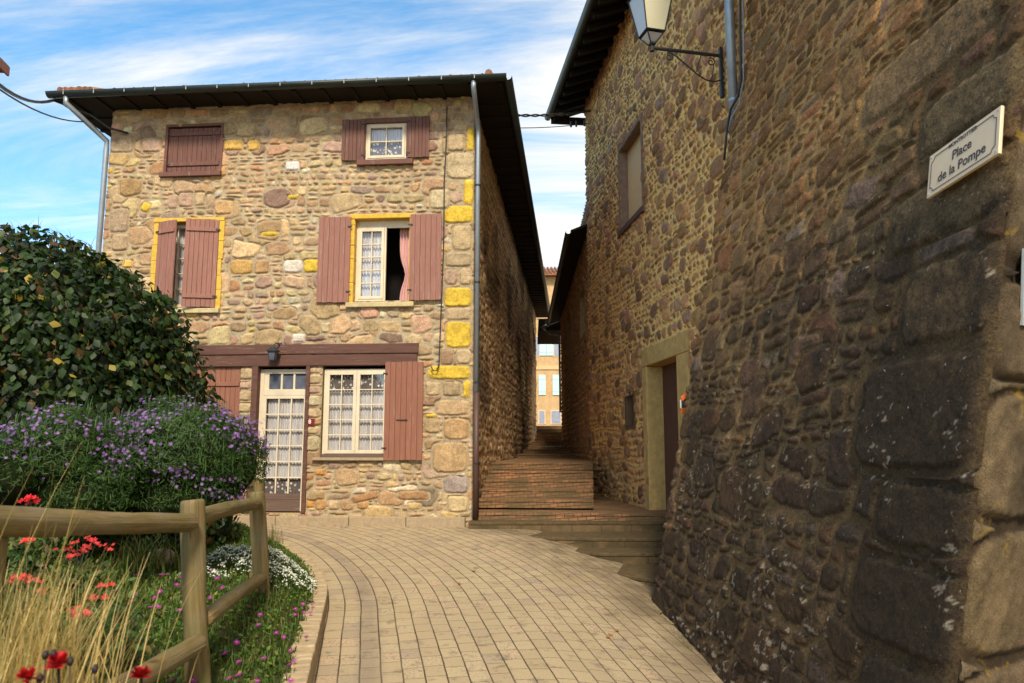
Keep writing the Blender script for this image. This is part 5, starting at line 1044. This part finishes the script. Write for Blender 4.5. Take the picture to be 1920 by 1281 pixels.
# --- red flowering plants
MT['stem'] = m_plain('flower_stem', (.05, .06, .02))
def red_plant(px, py, Y, heads, label, size=.5, hc=(.55, .025, .02), nf=9, hs=.02):
    base = at(px, py, Y); r = np.random.RandomState(int(px * 7 + py)); gzb = bed_z(base.x, base.y); o = empty('red_flower_plant', label, 'flowers', Matrix.Translation((base.x, base.y, gzb)))
    n = 1100; P_ = np.column_stack([base.x + r.normal(0, .11 * size * 2, n), base.y + r.normal(0, .1 * size * 2, n), gzb + r.uniform(0, max(.05, base.z - gzb), n)])
    V, Fq, c = leaves(P_, np.tile([0, -.5, .8], (n, 1)), .055, .5, [(.05, .10, .015), (.08, .12, .02), (.12, .09, .03)], [3, 2, 1], tilt=.8, seed=1); raw('foliage', V, Fq, MT['leaf'], o, fr=Matrix(), col=c)
    for hx_, hy_ in heads:
        q = at(hx_, hy_, Y + r.uniform(-.1, .1)); MB().tube([(base.x + r.normal(0, .05), base.y, gzb), (q.x * .7 + base.x * .3, q.y, q.z - .12), (q.x, q.y, q.z)], .003, 5).build('stem', MT['stem'], o, fr=Matrix())
        v, f = [], []
        for k in range(nf):
            sv_, sf_ = star(hs * r.uniform(.8, 1.2), 5, h=.4); mt = Matrix.Translation(q + Vector((r.normal(0, hs * 1.3), r.normal(0, hs), r.normal(0, hs * .5)))) @ Vector((r.normal(0, .6), -.7, 1)).to_track_quat('Z', 'Y').to_matrix().to_4x4(); k0 = len(v); v += [tuple(mt @ Vector(a)) for a in sv_]; f += [tuple(i + k0 for i in b) for b in sf_]
        raw('flower_head', v, f, MT['petal'], o, fr=Matrix(), col=np.tile(np.array(hc) * r.uniform(.8, 1.3), (len(v), 1)))
    return o
red_plant(150, 1060, 5.4, [(100, 1032), (118, 1030), (137, 1040), (145, 1018), (160, 1026), (178, 1022), (130, 1046), (205, 1027), (175, 1012), (150, 1033)], 'red cluster-headed plant just under the top rail near the bushes', nf=7, hs=.017, hc=(.62, .05, .05))
red_plant(50, 1120, 4.6, [(25, 1086), (45, 1082), (62, 1090), (75, 1110), (48, 1016)], 'red-flowered plant at the far left behind the dry grass', nf=7, hs=.018, hc=(.6, .06, .05))
red_plant(190, 1140, 4.3, [(188, 1100), (200, 1098), (193, 1122), (180, 1119)], 'small scarlet-headed plant right of the dry grass tuft, higher of two', nf=5, hs=.016, hc=(.62, .05, .05))
red_plant(155, 1175, 3.9, [(143, 1142), (155, 1150), (165, 1152), (147, 1156)], 'pinkish red flower cluster low among the dry grass, lower of two', nf=6, hs=.016, hc=(.65, .1, .09))
red_plant(60, 1000, 5.4, [(58, 936), (50, 940)], 'single red bloom rising above the top rail in front of the left asters', nf=7, hs=.022, hc=(.6, .02, .03))
def dahlia(px, py, Y, label, R_=.04):
    p = at(px, py, Y); o = empty('red_bloom', label, 'flower', Matrix.Translation(p)); r = np.random.RandomState(px); n = 46; an = r.uniform(0, 6.283, n); ly = r.rand(n); P_ = np.array(p) + np.zeros((n, 3))
    d = np.stack([np.cos(an) * (1 - ly * .5), np.sin(an) * (1 - ly * .5) * .7 - .25, ly * 1.1 - .1], -1); V, Fq, c = leaves(P_, np.tile([0, 0, 1.], (n, 1)), R_, .6, [(.50, .012, .02), (.36, .008, .015)], [2, 1], tilt=.2, down=(0, 0, 0), seed=px)
    d /= np.linalg.norm(d, axis=1)[:, None]; Vp = V.reshape(n, 8, 3) - np.array(p); loc = np.linalg.norm(Vp, axis=2)
    sd = np.cross(d, [0, 0, 1.]); sd /= np.linalg.norm(sd, axis=1)[:, None]; w = [0, .5, .35, 0, -.35, -.5, 0, 0]; l_ = [0, .4, .8, 1., .8, .4, .4, .8]
    V = np.stack([np.array(p) + d * R_ * l_[k] + sd * R_ * .6 * w[k] for k in range(8)], 1).reshape(-1, 3); raw('petals', V, Fq, MT['petal'], o, fr=Matrix(), col=c)
    MB().tube([p, p + Vector((.01, .02, -.25)), (p.x - .02, p.y + .03, bed_z(p.x, p.y))], .004, 6).build('stem', MT['dark_wood'], o, fr=Matrix())
dahlia(110, 1246, 2.35, 'red bloom with dark petals at the foot of the dry grass tuft'); dahlia(265, 1268, 2.6, 'bright red bloom below the lower fence rail'); dahlia(52, 1272, 2.3, 'reddish bloom half hidden at the bottom left corner', .035)
m = MB()
for px, py in ((85, 1228), (100, 1226), (132, 1240), (178, 1254), (75, 1272)):
    p = at(px, py, 2.35); m.tube([p - Vector((0, 0, .012)), p, p + Vector((0, 0, .012))], [.006, .011, .005], 8); m.tube([p, p + Vector((.01, .02, -.4))], .002, 5)
tag(m.build('seed_heads', m_plain('dark_seed', (.02, .012, .014)), smooth=True), 'dark spent seed heads on thin stalks at the foot of the dry grass', 'seed heads', kind='stuff')

# --- dry ornamental grass in the foreground
def tuft(name, label, c, n, ln_, lean, spread, cols, wts, wd=.006, seed=1, curl=.45):
    r = np.random.RandomState(seed); z = bed_z(c[0], c[1]); o = empty(name, label, 'grass tuft', Matrix.Translation((c[0], c[1], z))); P_ = np.column_stack([c[0] + r.normal(0, spread, n), c[1] + r.normal(0, spread * .8, n), np.full(n, z)])
    V, Fq, cc = blades(P_, ln_, wd, lean, cols, wts, seed=seed, seg=7, curl=curl); raw('blades', V, Fq, MT['straw'], o, fr=Matrix(), col=cc); return o
ST = [(.52, .37, .14), (.60, .45, .20), (.36, .25, .09), (.26, .23, .07)]
tuft('dry_grass', 'big tuft of straw-coloured ornamental grass in the bottom left foreground', (-1.98, 3.15), 1100, .86, (.06, .0, 0), .17, ST, [3, 3, 2, 1.2], .0055, 3, .65)
tuft('dry_grass', 'thinner straw grass tuft rising past the top rail at the left edge', (-1.86, 2.75), 35, 1.25, (.26, 0, 0), .12, ST, [3, 3, 2, 1], .005, 4, .3)
YG = [(.12, .17, .02), (.28, .24, .06), (.08, .12, .02), (.4, .3, .12)]
q = ray_bed(265, 1075); tuft('strap_leaf_plant', 'arching yellow-green strap-leaved plant behind the first fence post', (q.x, q.y), 200, .42, (.05, 0, 0), .16, YG, [3, 2, 2, 1.5], .014, 6, 1.1)
q = ray_bed(180, 1110); tuft('strap_leaf_plant', 'green grassy clump among the red flowers below the top rail', (q.x, q.y), 160, .36, (0, 0, 0), .15, YG, [4, 1, 3, .8], .012, 7, 1.)
tuft('dry_grass', 'small upright dry tuft growing at the kerb beyond the white flowers', (-3.35, 10.9), 70, .3, (0, 0, 0), .06, [(.25, .2, .06), (.14, .13, .04)], [1, 1], .006, 8, .4)
q = ray_bed(304, 1050, .09) + Vector((0, 0, .02)); r_ = np.random.RandomState(3); th, ph = np.meshgrid(np.linspace(0, 2 * np.pi, 24), np.linspace(-np.pi / 2, np.pi / 2, 14)); rr_ = 1 + .3 * (fbm(np.cos(th) * 1.3 + 5, ph * 1.5 + np.sin(th) + 5, 2, 3) - .5)
tag(raw('rock', np.stack([q.x + .13 * np.cos(ph) * np.cos(th) * rr_, q.y + .1 * np.cos(ph) * np.sin(th) * rr_, q.z + .085 * np.sin(ph) * rr_], -1), grid_faces(*th.shape), m_plain('pink_rock', (.45, .30, .21), .9, .2, .2, scale=20), smooth=True), 'pale pinkish rock lying in the flower bed left of the fence post', 'rock')
# fallen leaves on the paving
LFm = bpy.data.meshes.new('leaf'); LFm.from_pydata([(-.03, 0, 0), (-.01, .018, .012), (.02, .014, .006), (.035, 0, .014), (.018, -.016, .004), (-.012, -.018, .01)], [], [(0, 1, 2, 3), (0, 3, 4, 5)]); LFm.materials.append(m_plain('dead_leaf', (.30, .13, .04)))
for px, py in ((888, 1072), (862, 1096), (1145, 1192), (1156, 1184), (1140, 1197), (628, 987), (640, 990), (590, 1090), (575, 1072), (1262, 1172), (1285, 1190), (1240, 1152)):
    d = ray(px, py); lo, hi = 1, 30
    for _ in range(40):
        t = (lo + hi) / 2; p = Vector((0, 0, EYE)) + d * t
        if p.z > float(gz(p.x, p.y)): lo = t
        else: hi = t
    o = bpy.data.objects.new('fallen_leaf', LFm); COL.objects.link(o); o.location = p + Vector((0, 0, .004)); o.rotation_euler = (rs.normal(0, .2), rs.normal(0, .2), rs.uniform(0, 6)); tag(o, 'dry brown leaf fallen on the paving', 'leaf', 'fallen leaves on the paving')
# moss and weeds where the dark wall meets the paving and in its joints
n = 900; yy_ = rs.uniform(4.5, 9.6, n); n2_ = noise2(yy_ * 3, yy_ * 0, 5); ok = n2_ > .45; yy_ = yy_[ok]; zz_ = gz(np.full(len(yy_), 1.8), yy_); P_ = np.column_stack([Xbat(yy_, zz_) - .05 - .06 * rs.rand(len(yy_)), yy_, zz_])
V, Fq, c = blades(P_, .05, .007, (0, 0, 0), [(.10, .14, .02), (.2, .16, .06)], [1, 1.5], seed=5, seg=2); tag(raw('weeds', V, Fq, MT['leaf'], col=c), 'little weeds along the foot of the dark wall', 'weeds', kind='stuff')
